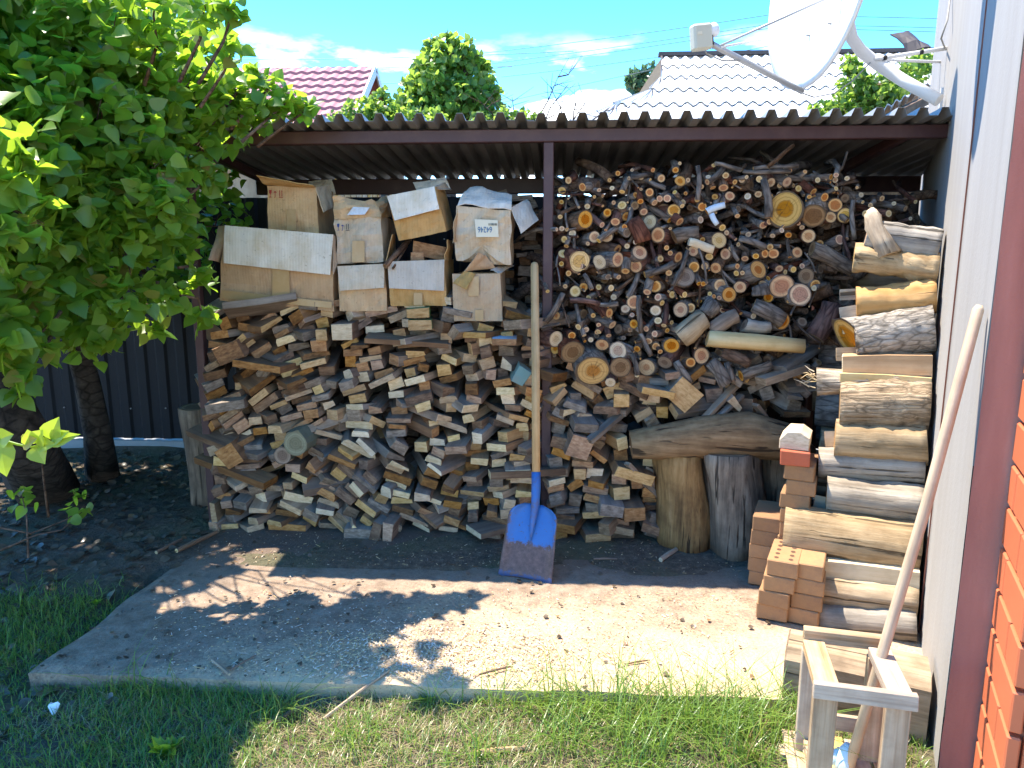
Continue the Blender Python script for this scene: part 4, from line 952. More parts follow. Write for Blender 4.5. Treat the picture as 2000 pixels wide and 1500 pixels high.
# ================================================================== CARTONS
BODY = {}
def sub(root, o):
    o.parent = BODY[root.name]; o.location = (0, 0, 0); return o
def carton(label, fq, Y, depth, mat_='card', wob=0.008, dxb=0.0, dzb=0.0, yl=0.0, yr=0.0, seed=1, open_top=True, hole=None, arch=0.0):
    """front quad in order bl, br, tr, tl; yl / yr shift the left / right edge in depth"""
    ys_ = (Y + yl, Y + yr, Y + yr, Y + yl); fp = [PY(*p, y) for p, y in zip(fq, ys_)]
    bp = [p + Vector((dxb, depth, dzb)) for p in fp]
    root = thing('cardboard_box', label, 'cardboard box', (fp[0] + fp[1]) / 2)
    n = 8; mb = MB(); idx = {}; V = []; fs = []
    def P(u, v, w__):
        f_ = fp[0] * (1 - u) * (1 - v) + fp[1] * u * (1 - v) + fp[2] * u * v + fp[3] * (1 - u) * v
        b_ = bp[0] * (1 - u) * (1 - v) + bp[1] * u * (1 - v) + bp[2] * u * v + bp[3] * (1 - u) * v
        p = f_.lerp(b_, w__)
        q = Vector((u * 2.6, v * 2.6, w__ * 2.6)) + Vector((seed * 11.3, seed * 3.7, 0))
        if arch and w__ < 0.01: p = p + ZV * (arch * max(0, 1 - abs(u - 0.5) * 3.0) * max(0, 1 - v * 2.2))
        bul = 0.012 * (16 * u * (1 - u) * v * (1 - v))
        ed = min(1.0, 0.35 + 3 * min(u, 1 - u) + 0 * v)
        return p + Vector((wob * mnoise.noise(q) * 0.8, -bul * (1 if w__ < 0.5 else -1) + wob * 1.3 * mnoise.noise(q * 1.7 + Vector((9, 0, 0))), wob * 0.6 * mnoise.noise(q + Vector((0, 5, 0)))))
    def vid(i, j, k):
        key = (i, j, k)
        if key not in idx: idx[key] = len(V); V.append(P(i / n, j / n, k / n))
        return idx[key]
    for a in range(n):
        for b in range(n):
            if not (hole and hole(a, b, n)): fs.append((vid(a, b, 0), vid(a + 1, b, 0), vid(a + 1, b + 1, 0), vid(a, b + 1, 0)))
            fs.append((vid(a, b, n), vid(a, b + 1, n), vid(a + 1, b + 1, n), vid(a + 1, b, n)))
            fs.append((vid(n, a, b), vid(n, a, b + 1), vid(n, a + 1, b + 1), vid(n, a + 1, b)))
            fs.append((vid(0, a, b), vid(0, a + 1, b), vid(0, a + 1, b + 1), vid(0, a, b + 1)))
            fs.append((vid(a, 0, b), vid(a, 0, b + 1), vid(a + 1, 0, b + 1), vid(a + 1, 0, b)))
            if not open_top: fs.append((vid(a, n, b), vid(a + 1, n, b), vid(a + 1, n, b + 1), vid(a, n, b + 1)))
    mb.add(V, fs); body = mb.build('body', mat_)
    sm = body.modifiers.new('card', 'SOLIDIFY'); sm.thickness = 0.004; sm.offset = -1
    rel(root, body); BODY[root.name] = body
    return root
def flap(root, px4, ys4, mat_='card_inner', back='card', bulge=0.006, wob=0.012, tear=0.0, seed=1, name='flap', th=0.004, n=7):
    pts = [PY(*p, y) for p, y in zip(px4, ys4)]; mb = MB(); mb.sheet(pts, n, n, th, 0, bulge, wob, 1, tear, seed)
    return rel(root, mb.build(name, [mat_, back]))
def decal(root, px4, Y, mat_, name='tape', th=0.0012, n=3, seed=3, wob=0.0):
    pts = [PY(*p, Y) for p in px4]; mb = MB(); mb.sheet(pts, n, n, th, 0, 0.0, wob, None, 0, seed); return sub(root, mb.build(name, mat_))
def rectpx(x0, y0, x1, y1): return ((x0, y1), (x1, y1), (x1, y0), (x0, y0))
def marks(root, x, y, s, Y, inks):
    """wine glass, umbrella and two up arrows, printed"""
    def poly(pts, ink, name):
        mb = MB(); P = [PY(x + px * s, y + py * s, Y) for px, py in pts]
        mb.add(P, [tuple(range(len(P)))]); sub(root, mb.build(name, ink))
    poly([(0.2, 0), (5.2, 0), (5, 5), (3.4, 7.6), (3.1, 12), (5, 13), (5, 13.8), (0.6, 13.8), (0.6, 13), (2.4, 12), (2.1, 7.6), (0.5, 5)], inks[0], 'print_mark')
    poly([(8.8, 5), (9.6, 3.2), (11.6, 2), (13.6, 3.2), (14.6, 5), (12.2, 4.8), (12.2, 12.8), (11.6, 14), (10, 14), (9.6, 12.8), (10.3, 13), (11.2, 12.6), (11.3, 4.8)], inks[1], 'print_mark')
    for ox in (20, 24): poly([(ox, 0), (ox + 1.2, 3), (ox + 0.5, 3), (ox + 0.5, 12), (ox - 0.6, 12), (ox - 0.6, 3), (ox - 1.2, 3)], inks[2], 'print_mark')
    poly([(18.4, 13), (26, 13), (26, 14.2), (18.4, 14.2)], inks[2], 'print_mark')
YB = 3.74
# long carton with the bleached flap
cA = carton('long wide tan carton with bleached front flap folded down', ((428, 586), (651, 608), (650, 459), (439, 441)), YB, 0.40, 'card_orange', 0.012, seed=1)
flap(cA, ((437, 514), (645, 537), (651, 458), (439, 440)), (YB - 0.055, YB - 0.05, YB - 0.022, YB - 0.022), 'card_white', 'card_orange', 0.004, 0.010, seed=2)
flap(cA, ((407, 508), (432, 512), (440, 441), (428, 441)), (YB - 0.10, YB + 0.03, YB + 0.0, YB + 0.12), 'card_orange', 'card_orange', 0.004, 0.01, seed=3)
flap(cA, ((653, 536), (660, 500), (658, 464), (650, 459)), (YB - 0.03, YB + 0.05, YB + 0.10, YB), 'card', 'card', 0.004, 0.008, seed=4)
decal(cA, ((532, 588), (566, 592), (565, 528), (532, 525)), YB - 0.028, 'tape'); decal(cA, ((434, 582), (648, 602), (648, 590), (432, 566)), YB - 0.026, 'tape', n=6)
# carton with red marks
YE = 3.84
cE = carton('carton with red fragile marks and torn open top flap', ((524, 447), (623, 457), (617, 366), (521, 363)), YE, 0.30, 'card', 0.006, seed=5)
flap(cE, ((521, 364), (617, 367), (611, 362), (500, 345)), (YE - 0.004, YE - 0.004, YE - 0.05, YE - 0.10), 'card', 'card_orange', 0.0, 0.01, tear=0.012, seed=6)
flap(cE, ((633, 414), (651, 405), (644, 362), (617, 366)), (YE - 0.03, YE + 0.12, YE + 0.20, YE - 0.004), 'card_inner', 'card', 0.004, 0.01, seed=7)
flap(cE, ((608, 365), (656, 378), (648, 350), (602, 355)), (YE + 0.27, YE + 0.30, YE + 0.36, YE + 0.34), 'card_inner', 'card', 0.004, 0.01, seed=8)
decal(cE, rectpx(560, 409, 578, 450), YE - 0.021, 'tape'); marks(cE, 525, 371, 1.06, YE - 0.020, ('ink_red',) * 3)
# crumpled carton with blue marks
YF = 3.76
cF = carton('crumpled pale carton with blue fragile marks stacked on a low carton', ((660, 517), (750, 512), (745, 424), (653, 428)), YF, 0.30, 'card_inner', 0.014, seed=9)
flap(cF, ((653, 428), (745, 424), (738, 397), (650, 383)), (YF - 0.006, YF - 0.006, YF + 0.03, YF - 0.02), 'card', 'card', 0.012, 0.03, tear=0.035, seed=10)
flap(cF, ((742, 428), (762, 424), (758, 380), (734, 392)), (YF, YF + 0.20, YF + 0.20, YF + 0.02), 'card', 'card', 0.012, 0.03, tear=0.02, seed=11)
decal(cF, rectpx(688, 470, 712, 512), YF - 0.030, 'tape', wob=0.003); decal(cF, ((678, 420), (712, 419), (722, 405), (690, 404)), YF - 0.035, 'paint_white', 'plastic_scrap', wob=0.006)
marks(cF, 658, 437, 0.95, YF - 0.026, ('ink_blue', 'ink_blue', 'ink_black'))
# low carton under it
cB = carton('low carton with a pale flap, under the crumpled carton', ((664, 608), (757, 607), (750, 516), (659, 521)), YB, 0.32, 'card', 0.009, seed=12)
flap(cB, ((664, 568), (750, 562), (750, 515), (659, 520)), (YB - 0.045, YB - 0.045, YB - 0.02, YB - 0.02), 'card_inner', 'card', 0.003, 0.006, seed=13)
# tilted carton
YG = 3.72
cG = carton('tilted carton with a stained white flap, perched on an open one', ((778, 471), (873, 452), (850, 365), (757, 384)), YG, 0.30, 'card', 0.010, dzb=0.03, seed=14)
flap(cG, ((771, 431), (858, 408), (848, 364), (756, 383)), (YG - 0.05, YG - 0.05, YG - 0.022, YG - 0.022), 'card_white', 'card', 0.004, 0.008, seed=15)
flap(cG, ((815, 372), (880, 368), (870, 345), (806, 356)), (YG + 0.26, YG + 0.28, YG + 0.30, YG + 0.30), 'card_inner', 'card', 0.004, 0.012, seed=16)
flap(cG, ((852, 368), (880, 372), (868, 358), (850, 362)), (YG + 0.0, YG + 0.2, YG + 0.2, YG + 0.02), 'card_inner', 'card', 0.004, 0.012, seed=17)
# open carton full of offcuts
cC = carton('open carton full of wood offcuts with pale flap hanging in front', ((763, 598), (872, 597), (868, 508), (758, 512)), YB - 0.01, 0.32, 'card', 0.006, seed=18)
flap(cC, ((760, 563), (867, 568), (868, 507), (757, 511)), (YB - 0.05, YB - 0.05, YB - 0.03, YB - 0.03), 'card_inner', 'card', 0.003, 0.005, seed=19)
flap(cC, ((870, 508), (884, 512), (883, 470), (874, 468)), (YB, YB + 0.25, YB + 0.25, YB + 0.02), 'card_orange', 'card', 0.003, 0.01, seed=20)
flap(cC, ((754, 515), (762, 508), (773, 457), (766, 458)), (YB - 0.02, YB + 0.2, YB + 0.2, YB), 'card', 'card', 0.003, 0.01, seed=21)
decal(cC, rectpx(808, 572, 825, 596), YB - 0.034, 'tape')
p = PY(806, 500, YB + 0.03)
put(838, 490, YB + 0.04, 0.17, 0.07, -10, 12, 0.2, 'dry_grey', 'end_orange', 'weathered white streaked block lying in the open carton')
put(815, 503, YB + 0.02, 0.07, 0.05, 0, 6, 0.2, 'side_brown', 'end_orange', 'small orange block in the open carton')
for (a, b, w_, lab) in (((752, 520), (800, 468), 0.03, 'dark stick leaning out of the open carton'), ((767, 525), (795, 480), 0.012, 'thin grey splinter hanging over the open carton')):
    pa, pb = PY(*a, YB - 0.06), PY(*b, YB + 0.1); o = make_log([pa, pa.lerp(pb, 0.5), pb], [w_ / 2] * 3, 'stick', 'ring_dark', 'bark_brown', 8); tag(o, lab, 'stick')
# carton with the paper label
YH = 3.76
def hole_h(a, b, n): return b == 0 and 2 <= a <= 4 or b == 1 and a == 3
cH = carton('bulging torn carton with paper number label upside down', ((889, 510), (997, 517), (999, 411), (892, 402)), YH, 0.32, 'card_inner', 0.018, seed=22, arch=0.075)
flap(cH, ((893, 402), (999, 411), (1000, 378), (918, 366)), (YH - 0.01, YH - 0.01, YH + 0.12, YH + 0.14), 'card_white', 'card_inner', 0.03, 0.03, tear=0.03, seed=23)
flap(cH, ((1018, 456), (1052, 430), (1030, 388), (998, 406)), (YH - 0.06, YH + 0.05, YH + 0.15, YH), 'card_inner', 'card', 0.006, 0.012, seed=24)
flap(cH, ((884, 475), (893, 470), (898, 405), (892, 403)), (YH - 0.05, YH + 0.02, YH + 0.05, YH), 'card_orange', 'card', 0.003, 0.02, seed=25)
decal(cH, ((930, 463), (974, 463), (972, 430), (927, 428)), YH - 0.034, 'paper', 'paper_label', wob=0.002)
tc_ = bpy.data.curves.new('number_text', 'FONT'); tc_.body = '64246'; tc_.size = 1.0; tc_.extrude = 0.0; tc_.align_x = 'CENTER'; tc_.align_y = 'CENTER'
to = bpy.data.objects.new('number_text', tc_); COL.objects.link(to)
dg = bpy.context.evaluated_depsgraph_get(); me = bpy.data.meshes.new_from_object(to.evaluated_get(dg)); bpy.data.objects.remove(to)
nt_ = bpy.data.objects.new('number_text', me); COL.objects.link(nt_); me.materials.clear(); me.materials.append(M['marker'])
pc = PY(947, 448, YH - 0.038); nt_.parent = BODY[cH.name]; sc_ = 0.036
nt_.matrix_local = Matrix.Translation(pc) @ (axes(Vector((-1, 0, 0)), Vector((0, 0, -1)), Vector((0, -1, 0))).to_4x4()) @ Matrix.Diagonal((sc_ * 0.82, sc_ * 1.15, sc_, 1))
for i in range(9): decal(cH, rectpx(954 + i * 2, 436, 954 + i * 2 + random.choice([0.7, 1.2]), 440.5), YH - 0.0375, 'ink_black', 'barcode_line', n=1, th=0.0003)
# carton with the twisted flap
cD = carton('square carton with a torn twisted flap under the labelled carton', ((887, 627), (982, 627), (977, 534), (883, 535)), YB - 0.03, 0.34, 'card', 0.006, seed=26)
flap(cD, ((911, 565), (929, 534), (907, 530), (884, 552)), (YB - 0.10, YB - 0.05, YB - 0.035, YB - 0.09), 'card_orange', 'card', 0.003, 0.01, seed=27)
flap(cD, ((906, 531), (968, 523), (950, 500), (934, 493)), (YB - 0.04, YB + 0.05, YB + 0.0, YB - 0.05), 'card_orange', 'card', 0.006, 0.01, seed=28)
flap(cD, ((976, 534), (1004, 518), (985, 512), (958, 526)), (YB - 0.02, YB + 0.22, YB + 0.22, YB + 0.02), 'card_inner', 'card', 0.004, 0.01, seed=29)
decal(cD, rectpx(915, 540, 935, 578), YB - 0.052, 'tape'); decal(cD, rectpx(928, 605, 944, 626), YB - 0.048, 'tape')

# ================================================================== SHOVEL
bl_, br_ = PZ(973, 1121, 0.004), PZ(1080, 1137, 0.004); sb0 = (bl_ + br_) / 2
top_h = PY(1044, 512, 3.67); sockp = PY(1047, 985, lerp(sb0.y, top_h.y, 0.24))
xa = (br_ - bl_).normalized(); ya = (top_h - sb0).normalized(); xa = (xa - ya * xa.dot(ya)).normalized(); za = xa.cross(ya)
# the blade lies slightly skew to the handle, as it leans
yb_ = (sockp - sb0).normalized(); xb_ = (xa - yb_ * xa.dot(yb_)).normalized(); zb_ = xb_.cross(yb_)
shv = thing('shovel', 'blue painted scoop shovel with worn rusty blade leaning on the woodpile', 'shovel', sb0)
Lb = (sockp - sb0).length; Wb = (br_ - bl_).length / 2
mb = MB(); nu, nv = 16, 20; V = []
for s in (0, 1):
    for j in range(nv + 1):
        v = j / nv
        hw = Wb * (0.98 - 0.10 * v)
        if v > 0.80: hw *= math.sqrt(max(0.0, 1 - ((v - 0.80) / 0.215) ** 2)) * 0.97 + 0.03
        for i in range(nu + 1):
            u = -1 + 2 * i / nu; y = v * Lb - (0.012 * u * u if v < 0.01 else 0)
            if v == 0 and abs(u) > 0.9: y += 0.01
            lip = 0.030 * max(0, abs(u) - 0.72) / 0.28 * (0.35 + 0.65 * v)
            z = lip + 0.010 * v * v * (1 - u * u) * -1
            V.append((u * hw, y, z - s * 0.0022))
w_ = nu + 1; o_ = w_ * (nv + 1)
fs = []
for j in range(nv):
    for i in range(nu):
        q = j * w_ + i; fs += [(q, q + 1, q + w_ + 1, q + w_), (o_ + q, o_ + q + w_, o_ + q + w_ + 1, o_ + q + 1)]
for i in range(nu): fs += [(i, o_ + i, o_ + i + 1, i + 1), (nv * w_ + i, nv * w_ + i + 1, o_ + nv * w_ + i + 1, o_ + nv * w_ + i)]
for j in range(nv): fs += [(j * w_, (j + 1) * w_, o_ + (j + 1) * w_, o_ + j * w_), (j * w_ + nu, o_ + j * w_ + nu, o_ + (j + 1) * w_ + nu, (j + 1) * w_ + nu)]
mb.add(V, fs); ob = mb.build('blade', 'shovel', smooth=True); ob.parent = shv; ob.matrix_local = axes(xb_, yb_, zb_).to_4x4()
s_top = PY(1047, 922, lerp(sb0.y, top_h.y, 0.33)); s_rib = sb0 + yb_ * (Lb * 0.50) + zb_ * 0.004
mb = MB(); mb.tube([s_rib, sb0 + yb_ * (Lb * 0.72) + zb_ * 0.012, sockp + zb_ * 0.012, sockp.lerp(s_top, 0.5), s_top], [0.004, 0.013, 0.020, 0.0225, 0.0215], 12, 0, 0); rel(shv, mb.build('socket', 'socket', smooth=True))
mb = MB(); mid = s_top.lerp(top_h, 0.5) + Vector((0.002, 0, 0)); L_ = (top_h - s_top)
hp_ = [s_top - L_ * 0.03, mid, top_h - L_.normalized() * 0.02, top_h - L_.normalized() * 0.006, top_h]
d_ = (hp_[-1] - hp_[0]); yq = d_.normalized(); xq = yq.cross(ZV).normalized(); zq = xq.cross(yq); mw = Matrix.Translation(hp_[0]) @ axes(xq, yq, zq).to_4x4(); inv = mw.inverted()
mb.tube([inv @ q for q in hp_], [0.0195, 0.0205, 0.0200, 0.016, 0.006], 14, 0, 0); oh = mb.build('handle', 'handle', smooth=True); oh.parent = shv; oh.matrix_local = Matrix.Translation(-Vector(shv.location)) @ mw

# ================================================================== NEAT LOG STACK AGAINST THE HOUSE
def s_at(py): return float(np.interp(py, [470, 640, 790, 870, 985, 1068, 1170, 1222, 1345], [0.76, 0.62, 0.48, 0.40, 0.32, 0.25, 0.14, 0.06, -0.08]))
def HS(px, py, ds=0.0): return PP(px, py, W0 + A * (s_at(py) + ds), A)
def wall_log(L_px, R_px, th, label, bk, ring='ring_tan', off=0.02, seg=18, rough=0.06, name='log', taper=1.0, oval=1.0, mats=None, capang=0.0, ds=0.0, capx=0.05, bumpy=0.09):
    s = s_at(R_px[1]); Rp = PP(*R_px, W0 + A * s, A); Rp = Rp + N * (off - (Rp - W0).dot(N)); Lp = PP(*L_px, W0 + A * s, A)
    if ds: Rp = Rp + A * ds; Lp = Lp + A * ds
    rad = th / 2 * (Lp - CAM).dot(ray(1000, 750)) / F
    mid = [Lp.lerp(Rp, t) + Vector((0, 0, 0.008 * mnoise.noise(Vector((t * 3, th, s))))) for t in [i / 13 for i in range(14)]]
    rr = [rad * (1 + (taper - 1) * t) * (1 + 0.04 * mnoise.noise(Vector((t * 5, th * 3, 1)))) for t in [i / 13 for i in range(14)]]
    o = make_log(mid, rr, name, ring, bk, seg, rough, capang=capang, oval=oval, capx=capx, bumpy=bumpy); return tag(o, label, 'log'), Lp, Rp, rad
wall_log((1692, 458), (1822, 478), 58, 'grey barkless log at the top of the neat stack against the house', 'dry_grey')
wall_log((1667, 505), (1822, 525), 52, 'knotty bleached log with a hole, second from the top of the neat stack', M['dry_log'], 'ring_pale', rough=0.06, seg=24, bumpy=0.34)
wall_log((1672, 590), (1822, 578), 58, 'twisted split orange log in the upper part of the neat stack', 'split_orange', 'ring_tan', rough=0.05, seg=20, taper=1.15, bumpy=0.2)
o, a_, b_, r_ = wall_log((1658, 662), (1816, 640), 88, 'thick log with flaking grey bark and a visible orange end', bark('flaky grey bark', (0.10, 0.085, 0.07), (0.30, 0.265, 0.225), (0.48, 0.44, 0.39), sc=(34, 12, 34), var=0.1, bump=1.0), 'ring_tan', seg=24, rough=0.05, capang=0.35, capx=0.55)
wall_log((1640, 788), (1792, 790), 92, 'rough fibrous log with a torn bark surface, below the split planks', bark('fibrous bark', (0.14, 0.09, 0.05), (0.34, 0.245, 0.15), (0.50, 0.385, 0.25), sc=(40, 3, 40), var=0.1, bump=1.2), 'ring_tan', seg=26, rough=0.05, ds=-0.02, bumpy=0.16)
wall_log((1595, 745), (1790, 752), 48, 'shaggy torn log end sticking out left of the fibrous log', bark('shaggy bark', (0.16, 0.10, 0.055), (0.38, 0.28, 0.17), (0.54, 0.42, 0.27), sc=(44, 3, 44), var=0.1, bump=1.2), 'ring_pale', seg=18, rough=0.1, bumpy=0.35)
wall_log((1630, 857), (1812, 868), 76, 'pale tan log with wormholes, under the fibrous log', 'dry_log', 'ring_tan', seg=22)
wall_log((1598, 905), (1810, 918), 58, 'grey barkless log with its round end showing beside the red brick', 'dry_grey', 'ring_dark', seg=22, ds=0.02)
wall_log((1614, 965), (1802, 985), 72, 'grey brown log with a knot, above the longest log', 'dry_grey', 'ring_tan', seg=22)
wall_log((1532, 1030), (1790, 1068), 92, 'longest and thickest tan log of the neat stack', 'dry_log', 'ring_tan', seg=24, ds=-0.02)
wall_log((1573, 1140), (1792, 1170), 62, 'tan log with patches of bark, below the split half log', 'dry_log', 'ring_tan', seg=20, ds=-0.02)
wall_log((1592, 1205), (1797, 1222), 58, 'grey squared log near the foot of the neat stack', 'dry_grey', 'ring_tan', seg=8, rough=0.1)
def wall_plank(L_px, R_px, th, deep, label, side, end, off=0.02, roll=0.0, ds=0.0, name='split_log', cat='split log'):
    s = s_at(R_px[1]); Rp = PP(*R_px, W0 + A * s, A); Rp = Rp + N * (off - (Rp - W0).dot(N)); Lp = PP(*L_px, W0 + A * s, A); Rp = Rp + A * ds; Lp = Lp + A * ds
    t = th * (Lp - CAM).dot(ray(1000, 750)) / F; d = Rp - Lp; y = d.normalized(); x = y.cross(ZV).normalized(); z = x.cross(y)
    mb = MB(); mb.prism(profile(deep, t, 'rect'), d.length, ch=0.004, bend=0.004); o = mb.build(name, [side, end])
    o.matrix_world = Matrix.Translation(Lp) @ axes(x, y, z).to_4x4() @ Matrix.Rotation(roll, 4, 'Y'); return tag(o, label, cat)
wall_plank((1645, 713), (1816, 712), 40, 0.13, 'bright orange split log with flat face in the neat stack', 'split_orange', 'end_pale', roll=0.03)
wall_plank((1640, 742), (1815, 752), 32, 0.14, 'pale split log just under the bright orange one', 'split_pale', 'end_pale', ds=0.02)
wall_plank((1580, 1095), (1799, 1122), 38, 0.12, 'split half log with a flat pale top under the longest log', 'split_pale', 'end_tan', ds=-0.03)
# big squared timber at the foot, on the slab edge
g_ = PZ(1524, 1392, GZ); s_ = (g_ - W0).dot(A) + 0.10; Lp = g_ + A * 0.10; Rp = W0 + A * s_ + N * 0.02
d = Rp - Lp; d.z = 0; y = d.normalized(); x = y.cross(ZV).normalized(); z = x.cross(y); Lp.z = GZ + 0.115
mb = MB(); mb.prism([(-0.10, -0.11), (0.09, -0.12), (0.10, 0.085), (0.06, 0.115), (-0.08, 0.11), (-0.105, 0.07)], d.length, ch=0.006, bend=0.003)
o = mb.build('timber_beam', [wood('old beam', (0.12, 0.085, 0.055), (0.33, 0.25, 0.17), (0.46, 0.36, 0.26), sc=(24, 1.8, 24), bump=0.9, var=0.1, cracks=0.8), 'end_grey']); o.matrix_world = Matrix.Translation(Lp) @ axes(x, y, z).to_4x4(); tag(o, 'heavy squared timber at the foot of the neat log stack', 'beam')
# uneven twisted root piece on top, and splintered torn fibres
pr = [HS(1735, 500, -.05), HS(1722, 470, -.06), HS(1708, 445, -.04), HS(1705, 425, -.02), HS(1700, 418)]
o = make_log(pr, [0.05, 0.04, 0.036, 0.034, 0.03], 'root_piece', 'ring_pale', 'dry_log', 20, 0.08, bumpy=0.4); tag(o, 'twisted stump piece standing at the top of the neat log stack', 'root piece')
mb = MB(); base = HS(1590, 742)
for k in range(16):
    d = -A * random.uniform(-.2, .3) + N * random.uniform(0.3, 1.0) + ZV * random.uniform(-.5, .45); L = random.uniform(0.03, 0.09)
    p0 = base + Vector((random.uniform(-.02, .02), random.uniform(-.03, .03), random.uniform(-.04, .04)))
    mb.tube([p0, p0 + d * L * 0.5 + ZV * random.uniform(-.01, .01), p0 + d * L], [0.003, 0.0022, 0.0008], 4, 0, 0, seed=k)
tag(mb.build('wood_fibres', 'split_pale'), 'loose pale wood fibres hanging off the torn log end', 'fibres', kind='stuff')
# logs of the row behind, holding the stack up
for k, (s, zz, r_) in enumerate([(0.62, 0.10, 0.10), (0.85, 0.10, 0.10), (0.72, 0.29, 0.095), (1.02, 0.10, 0.10), (0.95, 0.30, 0.10), (0.86, 0.48, 0.09), (1.15, 0.32, 0.10), (1.08, 0.52, 0.10), (1.02, 0.70, 0.09), (1.28, 0.55, 0.10), (1.22, 0.75, 0.10),
                                 (1.18, 0.94, 0.09), (1.42, 0.78, 0.10), (1.38, 0.98, 0.10), (1.35, 1.16, 0.08), (1.25, 0.10, 0.10), (1.45, 0.10, 0.10), (1.40, 0.32, 0.10), (1.5, 0.55, 0.09), (1.55, 1.2, 0.09), (1.5, 1.38, 0.085), (1.68, 1.35, 0.09), (1.65, 1.05, 0.1), (1.7, 0.8, 0.1), (1.68, 0.55, .1), (1.68, 0.32, .1), (1.68, 0.1, .1), (0.45, 0.10, 0.09), (0.5, 0.28, 0.085), (0.56, 0.45, 0.08), (0.66, 0.60, 0.07)]):
    L = random.uniform(0.40, 0.48); a0 = W0 + A * s + N * (0.03 + L) + ZV * zz; b0 = W0 + A * s + N * 0.03 + ZV * zz
    o = make_log([a0, a0.lerp(b0, 0.5), b0], [r_, r_ * 1.03, r_ * 0.98], 'log', pick(['ring_tan', 'ring_dark']), pick(['dry_grey', 'dry_log', 'bark_grey']), 14, 0.08)
    tag(o, 'short shaded log in the back rows of the neat stack', 'log', 'back rows of the neat log stack')
# small split ends showing left of the stack
for (px, py, w_, t, ang, lab) in ((1640, 575, 0.05, 0.08, 4, 'split wedge end sticking out left of the knotty bleached log'), (1640, 610, 0.05, 0.10, 12, 'split end beside the twisted orange log'), (1633, 690, 0.06, 0.08, 5, 'flaky bark split end left of the thick grey bark log'),
                              (1611, 855, 0.07, 0.055, 8, 'pale split end left of the pale tan log'), (1590, 975, 0.06, 0.06, -6, 'pale wedge between the tan bricks and the knotted log'), (1598, 1002, 0.06, 0.05, 3, 'bleached block under the pale wedge beside the bricks'),
                              (1645, 640, 0.05, 0.10, 8, 'grey split end above the flaky bark split end')):
    p = HS(px, py, 0.06)
    mb = MB(); mb.prism(profile(t, w_, 'wedge'), 0.30, ch=0.003); o = mb.build('split_log', [pick(['dry_grey', 'dry_log', 'split_pale']), 'end_tan']); o.matrix_world = Matrix.Translation(p) @ axes(A, -N, ZV).to_4x4() @ Matrix.Rotation(R(ang), 4, 'X'); tag(o, lab, 'split log')

# ------------------------------------------------------------------ loose bricks
def brick(p, mat_, label, rz=0.0, group=None, holes=False):
    """250 x 120 x 65 brick, p = centre of its bottom; long side runs along the house wall"""
    mb = MB(); mb.box((0, 0, 0.0325), (0.12, 0.25, 0.065), ch=0.004, jit=0.002)
    if holes:
        root = thing('brick', label, 'brick', p, (0, 0, rz - TH), group)
        o = mb.build('body', mat_); o.parent = root
        for i in (-1, 1):
            for j in range(5):
                m2 = MB(); n = 10; m2.add([(i * 0.028 + 0.0095 * math.cos(2 * math.pi * k / n), -0.09 + j * 0.045 + 0.0115 * math.sin(2 * math.pi * k / n), 0.0672) for k in range(n)], [tuple(range(n))])  # flat dark discs: the shade inside the perforations is painted, nothing is recessed
                h_ = m2.build('hole', 'hole'); h_.parent = root
        return root
    o = mb.build('brick', mat_); o.location = p; o.rotation_euler = (0, 0, rz - TH); return tag(o, label, 'brick', group)
b0 = PZ(1506, 1213, 0.004) + A * 0.125
zz = 0.002
for k in range(4):
    j = (-A * 0.012 * (3 - k) if k else Vector()) + N * random.uniform(-.006, .012)
    brick(b0 + N * (0.0 - 0.010 * k) * 1.0 + j * 0.4 + ZV * zz, 'tan_brick', 'perforated tan brick topping the front brick column' if k == 3 else 'tan brick in the front column of the loose brick pile', random.uniform(-.07, .07), None if k == 3 else 'front brick column', holes=(k == 3)); zz += 0.0655
for k in range(4):
    brick(b0 - N * 0.126 + A * 0.02 + N * random.uniform(-.004, .004) + ZV * (0.002 + 0.0655 * k), 'tan_brick', 'tan brick in the column between the front bricks and the logs', random.uniform(-.07, .07), 'second brick column')
for k in range(9):
    brick(b0 - N * 0.05 + A * 0.285 + N * random.uniform(-.01, .01) + ZV * (0.002 + 0.0655 * k), 'tan_brick', 'tan brick in the tall column behind the front bricks', random.uniform(-.04, .04), 'tall rear brick column')
zt = 0.002 + 0.0655 * 9
brick(b0 - N * 0.02 + A * 0.27 + ZV * zt, 'red_brick', 'bright red brick on top of the tall brick column', 0.08)
for k in range(5): brick(b0 + N * 0.075 + A * 0.31 + ZV * (0.002 + 0.0655 * k), 'tan_brick', 'tan brick in the column next to the dark narrow stump', random.uniform(-.04, .04), 'brick column by the dark stump')
mb = MB(); mb.prism([(-0.06, -0.035), (0.06, -0.035), (0.062, 0.02), (0.025, 0.045), (-0.03, 0.042), (-0.06, 0.005)], 0.17, ch=0.004); o = mb.build('wood_chunk', ['split_pale', 'end_pale']); o.matrix_world = Matrix.Translation(b0 - N * 0.02 + A * 0.17 + ZV * (zt + 0.101)) @ axes(-N, A, ZV).to_4x4(); tag(o, 'pale faceted wood chunk resting on the red brick', 'wood block')

